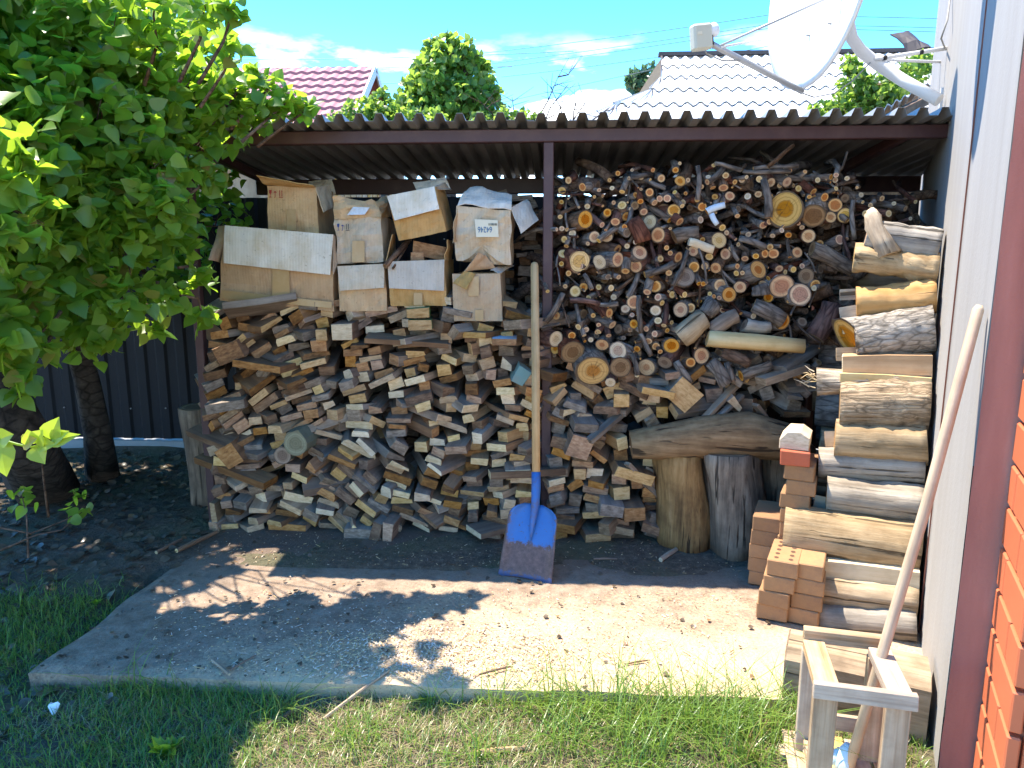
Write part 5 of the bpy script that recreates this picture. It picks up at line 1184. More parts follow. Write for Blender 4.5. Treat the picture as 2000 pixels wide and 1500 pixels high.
# ------------------------------------------------------------------ stool frame, pallet, broom
SZ = 0.36
st_c = PP(1690, 1340, W0, N); 
fl_ = PZ(1592, 1336, SZ); fr_ = PZ(1790, 1362, SZ); bl3 = PZ(1596, 1240, SZ)
xs_ = (fr_ - fl_); Wst = xs_.length; xs_ = xs_.normalized(); ysn = Vector((-xs_.y, xs_.x, 0)); Dst = (bl3 - fl_).dot(ysn)
stool = thing('stool_frame', 'bare pine stool frame without a seat, standing before the log stack', 'stool', Vector((fl_.x, fl_.y, GZ)))
def SP(u, v, z): return fl_ + xs_ * u + ysn * v + ZV * (z - SZ)
def bar(a, b, w_, h_, name, upv=None):
    d = b - a; y = d.normalized(); up = upv or ZV; x = y.cross(up).normalized(); z = x.cross(y)
    mb = MB(); mb.box((0, d.length / 2, 0), (w_, d.length, h_), ch=0.002, jit=0.0008); o = mb.build(name, 'stool'); o.parent = stool
    o.matrix_local = Matrix.Translation(a - Vector(stool.location)) @ axes(x, y, z).to_4x4(); return o
lw = 0.062
for u in (0.033, Wst - 0.033):
    bar(SP(u, 0.03, GZ), SP(u, 0.03, SZ - 0.032), lw, 0.028, 'leg', ysn); bar(SP(u, Dst - 0.03, GZ), SP(u, Dst - 0.03, SZ - 0.032), lw, 0.028, 'leg', ysn)
    bar(SP(u, 0.018, SZ - 0.016), SP(u, Dst - 0.03, SZ - 0.016), lw, 0.026, 'side_rail')
bar(SP(-0.004, 0.0, SZ - 0.014), SP(Wst + 0.004, 0.0, SZ - 0.014), 0.022, 0.044, 'front_rail'); bar(SP(0.006, Dst - 0.012, SZ + 0.006), SP(Wst - 0.006, Dst - 0.012, SZ + 0.006), 0.03, 0.04, 'back_rail')
bar(SP(0.06, Dst - 0.03, 0.10), SP(Wst - 0.06, Dst - 0.03, 0.10), 0.022, 0.045, 'stretcher'); bar(SP(0.033, 0.05, 0.02), SP(0.033, Dst - 0.05, 0.02), 0.022, 0.04, 'stretcher')
pal = thing('pallet', 'low board platform on the grass under the stool frame', 'pallet', SP(0, 0, GZ))
for k in range(5):
    o_ = SP(-0.02 + 0.062 * k + 0.02, Dst * 0.5 - 0.06, GZ + 0.045); mb = MB(); mb.box((0, 0, 0), (0.052, 0.5, 0.018), jit=0.002)
    ob = mb.build('board', [('stool', 'paint_white', 'split_pale', 'stool', 'side_tan')[k]]); ob.parent = pal; ob.matrix_local = Matrix.Translation(o_ - Vector(pal.location)) @ axes(xs_, ysn, ZV).to_4x4()
for v in (-0.1, 0.25):
    mb = MB(); mb.box((0, 0, 0), (0.36, 0.05, 0.036)); ob = mb.build('batten', 'stool'); ob.parent = pal; ob.matrix_local = Matrix.Translation(SP(0.14, v, GZ + 0.018) - Vector(pal.location)) @ axes(xs_, ysn, ZV).to_4x4()
# slim side board left of the stool
pa = SP(-0.05, 0.1, GZ + 0.06)
# broom: handle on the wall, pale blue plastic head below
bt = PW(1913, 596, 0.022); bb_ = PZ(1652, 1520, -0.02)
broom = thing('broom', 'broom with long wooden handle and pale blue plastic head leaning on the wall', 'broom', bb_)
d = bt - bb_; y = d.normalized(); x = y.cross(ZV).normalized(); z = x.cross(y); L = d.length; mb = MB()
mb.tube([(0, 0, 0), (0.004, L * 0.3, 0.0), (0.010, L * 0.6, 0), (0.004, L * 0.85, 0), (0, L - 0.012, 0), (0, L, 0)], [0.0145, 0.0150, 0.0150, 0.0150, 0.0145, 0.008], 14, 0, 0, rough=0.02)
o = mb.build('handle', 'handle', smooth=True); o.parent = broom; o.matrix_local = axes(x, y, z).to_4x4()
mb = MB(); mb.tube([(-0.012, 0.0, 0), (-0.016, 0.05, 0), (-0.02, 0.075, 0), (-0.02, 0.095, 0)], [0.030, 0.028, 0.024, 0.012], 12, 0, 0, oval=0.8); mb.tube([(-0.052, 0.0, 0), (-0.05, 0.04, 0), (-0.046, 0.062, 0)], [0.02, 0.018, 0.008], 10, 0, 0); mb.box((-0.02, -0.03, 0), (0.16, 0.06, 0.04), ch=0.008)
o = mb.build('head', 'blue_plastic', smooth=True); o.parent = broom; o.matrix_local = axes(x, y, z).to_4x4()

# ================================================================== SATELLITE DISH
def dish(root, c, nrm, rad, up=ZV):
    nrm = nrm.normalized(); x = up.cross(nrm).normalized(); y = nrm.cross(x); mb = MB(); nr, ns = 9, 40; V = []
    for s in (0, 1):
        for j in range(nr + 1):
            for k in range(ns):
                a = 2 * math.pi * k / ns; r_ = rad * j / nr; zz = 0.16 * rad * (j / nr) ** 2 - s * 0.004
                if j == nr and s == 1: zz -= 0.016
                V.append(c + x * (r_ * math.cos(a) * 0.93) + y * (r_ * math.sin(a)) + nrm * zz)
    o_ = (nr + 1) * ns; fs = []
    for j in range(nr):
        for k in range(ns):
            q, q2 = j * ns + k, j * ns + (k + 1) % ns
            if j == 0: fs += [(q, ns + k, ns + (k + 1) % ns), (o_ + q, o_ + ns + (k + 1) % ns, o_ + ns + k)]
            else: fs += [(q, q + ns, q2 + ns, q2), (o_ + q, o_ + q2, o_ + q2 + ns, o_ + q + ns)]
    for k in range(ns): fs.append((nr * ns + k, o_ + nr * ns + k, o_ + nr * ns + (k + 1) % ns, nr * ns + (k + 1) % ns))
    mb.add(V, fs); return rel(root, mb.build('reflector', 'white_metal', smooth=True)), x, y
def pipe(root, pts, r_, mat_, name, seg=10):
    mb = MB(); mb.tube(pts, [r_] * len(pts) if not isinstance(r_, (list, tuple)) else r_, seg, 0, 0); return rel(root, mb.build(name, mat_, smooth=True))
YD = 4.25
dc = PY(1622.6, -40.8, YD); sat = thing('satellite_dish', 'white satellite dish on a bracket on the house wall above the shed', 'satellite dish', PW(1837, 195, 0.0))
dn = Vector((-0.982, -0.181, 0.059)).normalized()
Rd = 0.554; refl, dx, dy = dish(sat, dc, dn, Rd)
arm0 = PY(1562, 176, YD - 0.08); arm1 = PY(1386, 84, YD - 0.42)
pipe(sat, [arm0 + (arm0 - arm1) * 0.03, arm1], 0.0155, 'grey_metal', 'feed_arm')
for (t0, t1) in ((0.02, 0.08), (0.60, 0.66)): pipe(sat, [arm0.lerp(arm1, t0 + 0.06), arm0.lerp(arm1, t1 + 0.06)], 0.0145, 'black', 'clip')
pipe(sat, [PY(1405, 90, YD - 0.40), PY(1612, -2, YD - 0.2), PY(1700, -42, YD - 0.05)], 0.006, 'grey_metal', 'strut'); pipe(sat, [PY(1408, 92, YD - 0.40), PY(1500, 75, YD - 0.10)], 0.006, 'white_metal', 'strut')
lc = PY(1369, 73, YD - 0.44); mb = MB(); mb.box((0, 0, 0), (0.095, 0.065, 0.118), ch=0.010); o = mb.build('feed_horn', 'cream_plastic'); o.parent = sat; o.matrix_local = Matrix.Translation(lc - Vector(sat.location)) @ rotxyz(R(4), R(-8), R(14)).to_4x4()
pipe(sat, [PY(1377, 66, YD - 0.43), PY(1396, 57, YD - 0.40)], [0.033, 0.033], 'white_metal', 'feed_cap', 14); pipe(sat, [PY(1384, 50, YD - 0.43), PY(1388, 88, YD - 0.43)], 0.017, 'black', 'feed_clamp')
mb = MB(); mb.box((0, 0, 0), (0.024, 0.001, 0.014)); o = mb.build('sticker', 'paper'); o.parent = sat; o.matrix_local = Matrix.Translation(PY(1367, 64, YD - 0.480) - Vector(sat.location)) @ rotxyz(R(4), R(-8), R(14)).to_4x4()
foot = PW(1834, 196, 0.03); mh = dc - dn * 0.07
mpts = [mh, PY(1656, 40, YD + 0.02), PY(1664, 75, YD + 0.04), PY(1682, 100, YD + 0.06), PY(1715, 126, YD + 0.08), PY(1765, 158, (YD + foot.y) / 2 + 0.05), foot]
pipe(sat, mpts, 0.031, 'white_metal', 'mast', 14)
w1, w2 = PW(1850, 94, 0.0), PW(1837, 121, 0.0); jn = PY(1707, 116, YD + 0.05)
pipe(sat, [jn, jn.lerp(w1, 0.5), w1], 0.011, 'white_metal', 'brace'); pipe(sat, [jn, w2], 0.008, 'white_metal', 'brace')
for t in (0.12, 0.62): pipe(sat, [jn.lerp(w1, t), jn.lerp(w1, t + 0.05)], 0.013, 'black', 'clip')
mb = MB(); mb.box(PW(1838, 192, 0.006), (0.06, 0.012, 0.10), rot=axes(A, -N, ZV)); rel(sat, mb.build('wall_plate', 'white_metal'))
cab = [PY(1375, 90, YD - 0.42), PY(1380, 105, YD - 0.40), PY(1410, 118, YD - 0.38), PY(1445, 118, YD - 0.33)]; pipe(sat, cab, 0.0035, 'cable', 'cable', 6)
pipe(sat, [PY(1556, 178, YD - 0.15), PY(1590, 190, YD), PY(1630, 182, YD + 0.02), PY(1665, 158, YD + 0.03), PY(1700, 122, YD + 0.03)], 0.0035, 'cable', 'cable', 6)
pipe(sat, [w1 + N * 0.01, PW(1838, 75, 0.05), PW(1850, 40, 0.03), PW(1855, 0, 0.015), PW(1856, -60, 0.01)], 0.0045, 'cable', 'cable', 6)
for (px, py) in ((1579, 69), (1621, 46)):
    d = ray(px, py); t = (dc + dn * 0.03 - CAM).dot(dn) / d.dot(dn); q = CAM + d * t
    mb = MB(); mb.tube([q - dn * 0.02, q + dn * 0.012], [0.006, 0.005], 8, 0, 0); rel(sat, mb.build('bolt', 'screw'))
# unseen second dish, added out of frame so that its shadow falls on the plaster
sw = PW(1945, -120, 0.0); d2c = sw + SUN * (0.34 / SUN.dot(N)); shadow_dish = thing('satellite_dish', 'unseen white satellite dish added higher on the plaster wall to cast a shadow there', 'satellite dish', sw + ZV * 1.0)
dish(shadow_dish, d2c, Vector((-0.75, -0.35, 0.5)), 0.30); pipe(shadow_dish, [d2c, d2c - N * 0.2, W0 + A * (d2c - W0).dot(A) + ZV * (d2c.z - 0.05)], 0.018, 'white_metal', 'mast')

# ================================================================== FOLIAGE
_y = [0, .12, .32, .54, .76]; _x = [.20, .40, .48, .40, .22]
LEAF_V = np.array([(0, y, 0) for y in _y] + [(0, 1, 0)] + [(x, y + (.03 if k == 0 else 0), .02 + .17 * x) for k, (x, y) in enumerate(zip(_x, _y))] + [(-x, y + (.03 if k == 0 else 0), .02 + .17 * x) for k, (x, y) in enumerate(zip(_x, _y))], float)
LEAF_V[:, 2] -= 0.16 * LEAF_V[:, 1] ** 2
LEAF_F = [(k, 6 + k, 7 + k, k + 1) for k in range(4)] + [(4, 10, 5)] + [(k, k + 1, 12 + k, 11 + k) for k in range(4)] + [(4, 5, 15)]
LANCE_V = LEAF_V * np.array([0.62, 1, 1])
def leaf_frames(P, rg, size, updir=0.7, hang=0.5):
    n = len(P); nrm = rg.normal(0, 0.55, (n, 3)) + np.array([0, -0.25, updir]); nrm /= np.linalg.norm(nrm, axis=1)[:, None]
    d = rg.normal(0, 1, (n, 3)) + np.array([0, -0.2, -hang]); d -= nrm * (d * nrm).sum(1)[:, None]; d /= np.linalg.norm(d, axis=1)[:, None]
    x = np.cross(d, nrm); s = rg.uniform(size[0], size[1], n); return P, x, d, nrm, s
def leaf_mesh(name, fr, mat_, base=LEAF_V, wr=(0.8, 1.1), rg=rng):
    P, x, d, nrm, s = fr; n = len(P); k = len(base); wx = rg.uniform(wr[0], wr[1], n)
    V = P[:, None, :] + s[:, None, None] * (base[None, :, 0:1] * wx[:, None, None] * x[:, None, :] + base[None, :, 1:2] * d[:, None, :] + base[None, :, 2:3] * nrm[:, None, :])
    nl = np.array([len(f) for f in LEAF_F]); fl_ = np.concatenate([np.array(f) for f in LEAF_F])
    idx = (np.arange(n)[:, None] * k + fl_[None, :]).ravel(); tot = np.tile(nl, n); st = np.concatenate([[0], np.cumsum(tot)[:-1]])
    me = bpy.data.meshes.new(name); me.vertices.add(n * k); me.vertices.foreach_set('co', V.reshape(-1).astype(np.float32))
    me.loops.add(len(idx)); me.loops.foreach_set('vertex_index', idx.astype(np.int32)); me.polygons.add(len(tot)); me.polygons.foreach_set('loop_start', st.astype(np.int32))
    me.polygons.foreach_set('loop_total', tot.astype(np.int32)); me.materials.append(M[mat_]); me.update(calc_edges=True); me.validate()
    o = bpy.data.objects.new(name, me); COL.objects.link(o); return o
def blob_points(c, r_, n, rg, shell=0.55, sq=(1, 1, 1), cut=-0.28):
    v = rg.normal(0, 1, (n, 3)); v /= np.linalg.norm(v, axis=1)[:, None]; q = rg.uniform(shell ** 3, 1, n) ** (1 / 3)
    P = v * q[:, None]; nz = np.array([mnoise.noise(Vector(p * 2.2) + Vector(c) * 3) for p in P]); keep = nz > cut
    return np.array(c)[None, :] + (P * r_ * np.array(sq))[keep] * (1 + 0.25 * nz[keep])[:, None]
# apricot trees on the left: blobs given as (px, py, radius px, distance)
near = [(60, 110, 130, 2.9), (190, 230, 120, 2.9), (300, 330, 70, 3.0), (110, 400, 120, 2.75), (240, 480, 90, 2.9), (50, 540, 100, 2.6), (330, 440, 60, 3.1), (30, 280, 130, 2.6), (215, 90, 110, 3.0), (350, 190, 90, 3.2), (430, 230, 60, 3.35), (500, 205, 50, 3.4),
        (560, 200, 34, 3.45), (300, 30, 60, 3.0), (400, 15, 40, 2.9), (455, 20, 25, 2.9), (455, 95, 26, 3.1), (150, 600, 80, 2.9), (235, 590, 55, 2.8), (190, 660, 50, 2.85), (60, 670, 60, 2.5), (30, 745, 42, 2.4), (330, 400, 45, 2.9), (330, 580, 38, 3.1), (395, 615, 26, 3.2), (410, 350, 30, 3.3), (270, 270, 80, 3.1), (380, 120, 50, 3.4), (300, 640, 28, 3.1), (150, 170, 100, 3.0), (130, 300, 100, 2.9), (180, 380, 90, 2.9), (250, 180, 90, 3.1), (20, 180, 110, 2.7), (90, 20, 90, 2.9), (150, 480, 80, 2.8), (420, 170, 40, 3.3), (480, 150, 26, 3.4), (530, 165, 18, 3.45), (600, 215, 14, 3.5), (370, 300, 50, 3.2), (40, 440, 110, 2.7), (390, 540, 30, 3.2), (270, 400, 70, 2.9)]
far = [(100, 150, 190, 4.4), (280, 200, 140, 4.5), (430, 380, 60, 4.7), (455, 440, 36, 4.6), (350, 480, 80, 4.6), (130, 560, 120, 4.5), (60, 380, 180, 4.6), (250, 380, 120, 4.5), (400, 260, 80, 4.8), (300, 540, 60, 4.6), (90, 470, 110, 4.2)]
offv = [(-160, 120, 230, 2.9), (20, -130, 140, 3.0), (-150, 500, 200, 2.6), (-300, 300, 300, 3.2), (-60, 640, 90, 2.3), (-240, 760, 160, 2.3), (-420, 620, 260, 2.2), (-380, 60, 260, 2.3), (-90, 380, 160, 2.2)]  # crown masses outside the view, added to shade the slab corner
def split_tree(spec, rg, dens):
    pts = []; cen = []
    for (px, py, r_, Y) in spec:
        c = PY(px, py, Y); rad = r_ * Y / F; n = max(18, int(dens * rad * rad)); cen.append((c, rad)); pts.append(blob_points(c, rad, n, rg, 0.35, (1, 1.0, 0.95)))
    return np.concatenate(pts), cen
tr1 = thing('apricot_tree', 'leafy apricot tree whose bright branches hang over the left roof end', 'tree', PZ(200, 932, -0.02))
P1, cen1 = split_tree(near, rng, 7200)
fr1 = leaf_frames(P1, rng, (0.050, 0.082)); zz = (P1 - np.array(CAM)) @ np.array(ray(1000, 750)); sx = np.array([proj(Vector(p))[:2] for p in P1])
vis = (sx[:, 0] > 0) & (sx[:, 0] < 620) & (sx[:, 1] > 0) & (sx[:, 1] < 800); order = np.argsort(np.where(vis, zz / (fr1[4] / 0.066), 99))[:290]
mask = np.ones(len(P1), bool); mask[order] = False
rel(tr1, leaf_mesh('crown', tuple(a[mask] for a in fr1), 'leaf')).__setitem__('kind', 'stuff')
lm = []
for k in range(6):
    b = LEAF_V.copy(); b[:, 0] *= 0.85 + 0.06 * k; b[:, 2] += (0.05 * (k % 3) - 0.04) * np.sin(b[:, 1] * 4)
    me = bpy.data.meshes.new('leaf'); me.from_pydata([tuple(v) for v in b], [], LEAF_F); me.materials.append(M['leaf']); me.polygons.foreach_set('use_smooth', [True] * len(me.polygons)); lm.append(me)
for q, i in enumerate(order):
    o = bpy.data.objects.new('leaf', lm[q % 6]); COL.objects.link(o); o.parent = tr1
    mt = axes(Vector(fr1[1][i]), Vector(fr1[2][i]), Vector(fr1[3][i])).to_4x4()
    o.matrix_local = Matrix.Translation(Vector(fr1[0][i]) - Vector(tr1.location)) @ mt @ Matrix.Scale(float(fr1[4][i]), 4)
def limbs(root, base, top, cen, r0, seed, tr_pts=None, name='trunk'):
    rg = random.Random(seed); mb = MB(); tp = tr_pts or [base, base.lerp(top, 0.35) + Vector((rg.uniform(-.05, .05), 0, 0)), base.lerp(top, 0.7) + Vector((rg.uniform(-.06, .06), 0.03, 0)), top]
    n = len(tp); mb.tube(tp, [r0 * (1.25 - 0.5 * i / (n - 1)) if i else r0 * 1.5 for i in range(n)], 14, 0, 0, rough=0.08); o = rel(root, mb.build(name, 'trunk', smooth=True))
    mb = MB(); st = tp[-1]
    for c, rad in cen:
        m = st.lerp(c, 0.5) + Vector((rg.uniform(-.15, .15), rg.uniform(0.0, .25), 0.1 * rg.random()))
        mb.tube([st.lerp(tp[-2], rg.random() * 0.5), m, c, c + (c - st).normalized() * rad * 0.6], [r0 * 0.12, r0 * 0.06, 0.004, 0.0015], 6, 0, 0)
        for k in range(7):
            d = Vector((rg.gauss(0, 1), rg.gauss(0, 1), rg.gauss(0, 0.7))).normalized(); a = m.lerp(c, rg.uniform(0.5, 1)); mb.tube([a, a + d * rad * 0.5 + Vector((0, 0, 0.02)), a + d * rad * 0.95], [0.006, 0.004, 0.0015], 5, 0, 0)
    rel(root, mb.build('limbs', 'twig', smooth=True))
b1 = Vector(tr1.location); limbs(tr1, b1, PY(150, 640, 4.0), cen1[:12], 0.07, 3, [b1, PY(190, 850, 4.15), PY(168, 740, 4.1), PY(140, 640, 3.9), PY(130, 520, 3.6)])
mb = MB()
for c, rad in cen1[12:]:
    m = cen1[4][0].lerp(c, 0.85); mb.tube([cen1[4][0].lerp(c, 0.7), m + Vector((0.02, 0.03, 0.03)), c, c + (c - m).normalized() * rad * 0.5], [0.008, 0.006, 0.004, 0.0015], 6, 0, 0)
rel(tr1, mb.build('twigs', 'twig', smooth=True))['kind'] = 'stuff'
tr2 = thing('apricot_tree', 'thick leaning old tree with a dark crown in front of the black fence', 'tree', PZ(95, 960, -0.02))
P2, cen2 = split_tree(far, rng, 2600); rel(tr2, leaf_mesh('crown', leaf_frames(P2, rng, (0.055, 0.085)), 'leaf')).__setitem__('kind', 'stuff')
b2 = Vector(tr2.location); limbs(tr2, b2, PY(0, 700, 3.6), cen2, 0.13, 4, [b2, PY(45, 860, 3.55), PY(-10, 760, 3.6), PY(-40, 640, 3.8), PY(0, 480, 4.2)])
shade_tree = thing('apricot_tree', 'tree added beyond the left edge to shade the slab corner and soil', 'tree', PZ(-330, 1200, -0.1))
P3, cen3 = split_tree(offv, rng, 1500)
for (x, y, z, r_) in ((-3.4, 4.2, 2.8, 0.9), (-4.3, 3.4, 2.8, 0.9), (-3.0, 5.0, 3.0, 0.75), (-3.7, 5.6, 3.0, 0.9), (-4.7, 4.6, 3.0, 1.0), (-3.6, 3.0, 2.9, 0.7)):  # further crown masses added to shade the soil by the fence
    cen3.append((Vector((x, y, z)), r_)); P3 = np.concatenate([P3, blob_points((x, y, z), r_, int(1500 * r_ * r_), rng, 0.3)]); rel(shade_tree, leaf_mesh('crown', leaf_frames(P3, rng, (0.06, 0.09)), 'leaf')).__setitem__('kind', 'stuff')
limbs(shade_tree, Vector(shade_tree.location), PY(-260, 500, 2.5), cen3, 0.09, 5)
# bright foreground shoot
sh = thing('leafy_shoot', 'bright yellow-green young shoot reaching in low at the left edge', 'shoot', PY(-60, 850, 1.25)); YS = 1.25
shp = [PY(-60, 850, YS), PY(0, 858, YS), PY(35, 868, YS), PY(62, 873, YS), PY(95, 864, YS)]
mb = MB(); mb.tube(shp, [0.003, 0.0026, 0.0024, 0.002, 0.001], 6, 0, 0); rel(sh, mb.build('stem', 'leaf_young', smooth=True))
for (a, b, wd) in (((98, 858), (109, 818), 0.42), ((100, 858), (128, 843), 0.32), ((101, 862), (148, 849), 0.24), ((68, 872), (84, 905), 0.5), ((0, 862), (7, 932), 0.42), ((68, 866), (52, 842), 0.6), ((70, 866), (78, 842), 0.5), ((45, 866), (66, 857), 0.4), ((75, 868), (104, 868), 0.35), ((0, 858), (20, 849), 0.5)):
    pa, pb = PY(*a, YS), PY(*b, YS - 0.015); d = pb - pa; L = d.length; y = d.normalized(); x = y.cross(Vector((0.2, -1, 0.3))).normalized(); z = x.cross(y); b_ = LANCE_V.copy(); b_[:, 0] *= wd / 0.3
    mb = MB(); mb.add([tuple(v * L) for v in b_], LEAF_F); o = mb.build('leaf', 'leaf_young'); o.parent = sh; o.matrix_local = Matrix.Translation(pa - Vector(sh.location)) @ axes(x, y, z).to_4x4()
# thin bare suckers and small plants at the left
def sucker(pxs, Y, r_, label, leaves=0, name='sapling'):
    pts = [PY(*p, y) for p, y in zip(pxs, Y)]; root = thing(name, label, 'sapling', pts[0]); mb = MB(); mb.tube(pts, [r_ * (1 - 0.7 * i / (len(pts) - 1)) for i in range(len(pts))], 6, 0, 0); rel(root, mb.build('stem', 'twig', smooth=True))
    if leaves:
        Pn = np.array([pts[-1].lerp(pts[-2], random.random() * 0.6) for _ in range(leaves)]) + rng.normal(0, 0.02, (leaves, 3)); rel(root, leaf_mesh('leaves', leaf_frames(Pn, rng, (0.03, 0.06)), 'leaf'))
sucker([(95, 1010), (88, 960), (82, 910), (90, 885)], [3.0, 3.0, 3.02, 3.05], 0.006, 'bare forked sucker rising from the soil by the leaning trunk')
sucker([(0, 1030), (60, 1042), (130, 1015), (168, 985)], [2.6, 2.65, 2.75, 2.8], 0.005, 'arching bare twig low over the soil at the left', 6)
sucker([(0, 1075), (70, 1045), (120, 1035), (160, 1000)], [2.5, 2.55, 2.6, 2.7], 0.004, 'lower arching twig with a few leaves at the left', 5)
sucker([(55, 1090), (52, 1010), (40, 955)], [2.6, 2.62, 2.6], 0.004, 'thin upright sapling with sparse leaves at the left', 12)
sucker([(150, 1010), (148, 980), (145, 955)], [2.9, 2.9, 2.9], 0.003, 'small green sapling on the shaded soil', 7)

# ================================================================== BEYOND THE FENCE
def far_tree(name, label, base, cps, dens, mat_, size, seed, group=None, cat='tree'):
    rg = np.random.default_rng(seed); pts = []; cen = []
    for (px, py, r_, Y) in cps:
        c = PY(px, py, Y); rad = r_ * Y / F; cen.append((c, rad)); pts.append(blob_points(c, rad, max(20, int(dens * 0.95 * r_ * r_ / 100)), rg, 0.3, cut=-0.05))
    root = thing(name, label, cat, base, group=group); P = np.concatenate(pts); o = rel(root, leaf_mesh('crown', leaf_frames(P, rg, (size[0] * 0.65, size[1] * 0.65), 0.3), mat_)); o['kind'] = 'stuff'
    st = Vector(base); tp = sum((c for c, _ in cen), Vector()) / len(cen); mb = MB(); mb.tube([st, st.lerp(tp, 0.5), tp], [0.09, 0.07, 0.04], 8, 0, 0)
    for c, rad in cen: mb.tube([st.lerp(tp, 0.7), tp.lerp(c, 0.6) + Vector((0, 0, 0.05)), c + (c - tp).normalized() * rad * 0.7], [0.04, 0.02, 0.006], 6, 0, 0)
    rel(root, mb.build('trunk', 'twig', smooth=True)); return root
far_tree('fruit_tree', 'round green fruit tree rising behind the middle of the shed roof', (PY(880, 240, 9).x, 9, 0), [(860, 170, 62, 9.0), (905, 160, 55, 9.2), (820, 185, 40, 9.0), (880, 115, 34, 9.0), (850, 100, 22, 9.0), (935, 200, 40, 9.1), (800, 215, 34, 8.9), (870, 215, 70, 9.0), (910, 105, 18, 9), (945, 130, 14, 9), (825, 130, 18, 9), (890, 82, 10, 9), (855, 78, 9, 9), (960, 230, 30, 9), (872, 70, 6, 9), (918, 82, 7, 9), (935, 110, 8, 9), (800, 160, 14, 9), (785, 190, 12, 9), (965, 180, 14, 9), (838, 95, 8, 9)], 46, 'leaf_far', (0.09, 0.15), 41)
far_tree('shrub', 'low pale green shrub left of the fruit tree, before the pink roof', (PY(730, 240, 8).x, 8, 0), [(700, 225, 30, 8), (745, 210, 28, 8), (760, 235, 36, 8), (655, 238, 20, 8), (800, 240, 30, 8), (850, 245, 30, 8), (748, 178, 10, 8)], 50, 'leaf_far', (0.06, 0.10), 42, cat='shrub')
far_tree('shrub', 'low green shrub right of the fruit tree under the bare twigs', (PY(1010, 240, 8).x, 8, 0), [(985, 238, 26, 8), (1020, 236, 24, 8), (1050, 240, 20, 8), (940, 244, 24, 8)], 40, 'leaf_far', (0.06, 0.10), 43, cat='shrub')
far_tree('tall_tree', 'small bluish far tree beside the slate roof', (PY(1255, 180, 30).x, 30, 0), [(1250, 160, 26, 30), (1270, 148, 22, 30), (1240, 150, 16, 30), (1262, 180, 20, 30)], 60, 'leaf_blue', (0.22, 0.38), 44)
far_tree('young_tree', 'bright green young tree behind the satellite dish mast', (PY(1690, 240, 7.5).x, 7.5, 0), [(1660, 125, 16, 7.5), (1668, 160, 30, 7.5), (1690, 195, 40, 7.5), (1650, 215, 36, 7.5), (1610, 225, 28, 7.5), (1720, 170, 26, 7.5), (1720, 215, 30, 7.5), (1770, 150, 26, 7.6), (1800, 125, 26, 7.7), (1745, 190, 20, 7.5), (1595, 238, 14, 7.5)], 58, 'leaf_far', (0.055, 0.10), 45)
br = thing('bare_bush', 'leafless twiggy bush sticking up behind the shed roof', 'bush', (PY(1100, 250, 8).x, 8, 0)); mb = MB(); rgb = random.Random(5)
for (a, b) in (((1040, 250), (1090, 150)), ((1060, 250), (1110, 165)), ((1100, 250), (1075, 170)), ((1120, 250), (1130, 185)), ((1030, 245), (960, 200)), ((1110, 250), (1145, 200)), ((1140, 250), (1190, 210)), ((1010, 250), (1000, 190)), ((1050, 240), (1100, 205)), ((1090, 150), (1110, 145)), ((980, 245), (930, 190))):
    pa, pb = PY(*a, 8), PY(*b, 8 + rgb.uniform(-.2, .2)); m = pa.lerp(pb, 0.5) + Vector((rgb.uniform(-.06, .06), 0, rgb.uniform(-.03, .03))); mb.tube([pa, m, pb], [0.010, 0.007, 0.003], 5, 0, 0)
    for k in range(4): q = m.lerp(pb, rgb.random()); mb.tube([q, q + Vector((rgb.uniform(-.25, .25), 0, rgb.uniform(0.02, .22)))], [0.004, 0.0015], 4, 0, 0)
mb.tube([Vector(br.location), PY(1080, 250, 8)], [0.05, 0.03], 6, 0, 0); rel(br, mb.build('twigs', 'twig'))

# pink roofed house: ridge left-right, timber gable on its right end
YR = 14.0; pk = PY(704, 137, YR); hx = pk.x; ez = pk.z - 1.75; ye = YR - 2.35; yk = YR + 2.35
ph = thing('timber_house', 'timber house with a pink metal tile roof and boarded gable', 'house', (hx - 3, YR, 0))
def tile_z(t): return 0.0
mb = MB(); nrow, ncol = 12, 176; V = []; fs = []
for r_ in range(nrow):
    for e in (0, 1):
        f_ = (r_ + e) / nrow
        for i in range(ncol + 1):
            x = hx + 0.28 - i * 0.04; lift = 0.05 * (1 - e) * -0.0 + (0.045 if e == 1 else 0.0)
            V.append((x, YR - (YR - ye + 0.3) * f_, pk.z + 0.06 - (pk.z - ez + 0.22) * f_ + lift + 0.014 * math.sin(i * 1.2)))
w_ = ncol + 1
for k in range(nrow * 2 - 1):
    for i in range(ncol): q = k * w_ + i; fs.append((q + 1, q, q + w_, q + w_ + 1))
mb.add(V, fs); rel(ph, mb.build('roof', 'pink_roof', smooth=False))
mb = MB(); mb.add([(hx + 0.28, YR, pk.z + 0.06), (hx - 6.8, YR, pk.z + 0.06), (hx - 6.8, yk + 0.3, ez - 0.16), (hx + 0.28, yk + 0.3, ez - 0.16)], [(0, 1, 2, 3)]); rel(ph, mb.build('roof', 'pink_roof'))
for k in range(24):
    t0, t1 = k / 24, (k + 1) / 24 - 0.003; y0, y1 = ye + (yk - ye) * t0, ye + (yk - ye) * t1; zt = lambda y: pk.z - abs(y - YR) / (YR - ye) * (pk.z - ez)
    mb = MB(); xo = hx + 0.012 * (k % 2); mb.add([(xo, y0, ez - 1.2), (xo, y1, ez - 1.2), (xo, y1, zt(y1)), (xo, y0, zt(y0))] + [(xo - 0.03, y0, ez - 1.2), (xo - 0.03, y1, ez - 1.2), (xo - 0.03, y1, zt(y1)), (xo - 0.03, y0, zt(y0))], [(0, 1, 2, 3), (4, 7, 6, 5), (0, 4, 5, 1), (1, 5, 6, 2), (2, 6, 7, 3), (3, 7, 4, 0)]); rel(ph, mb.build('plank', 'gable'))
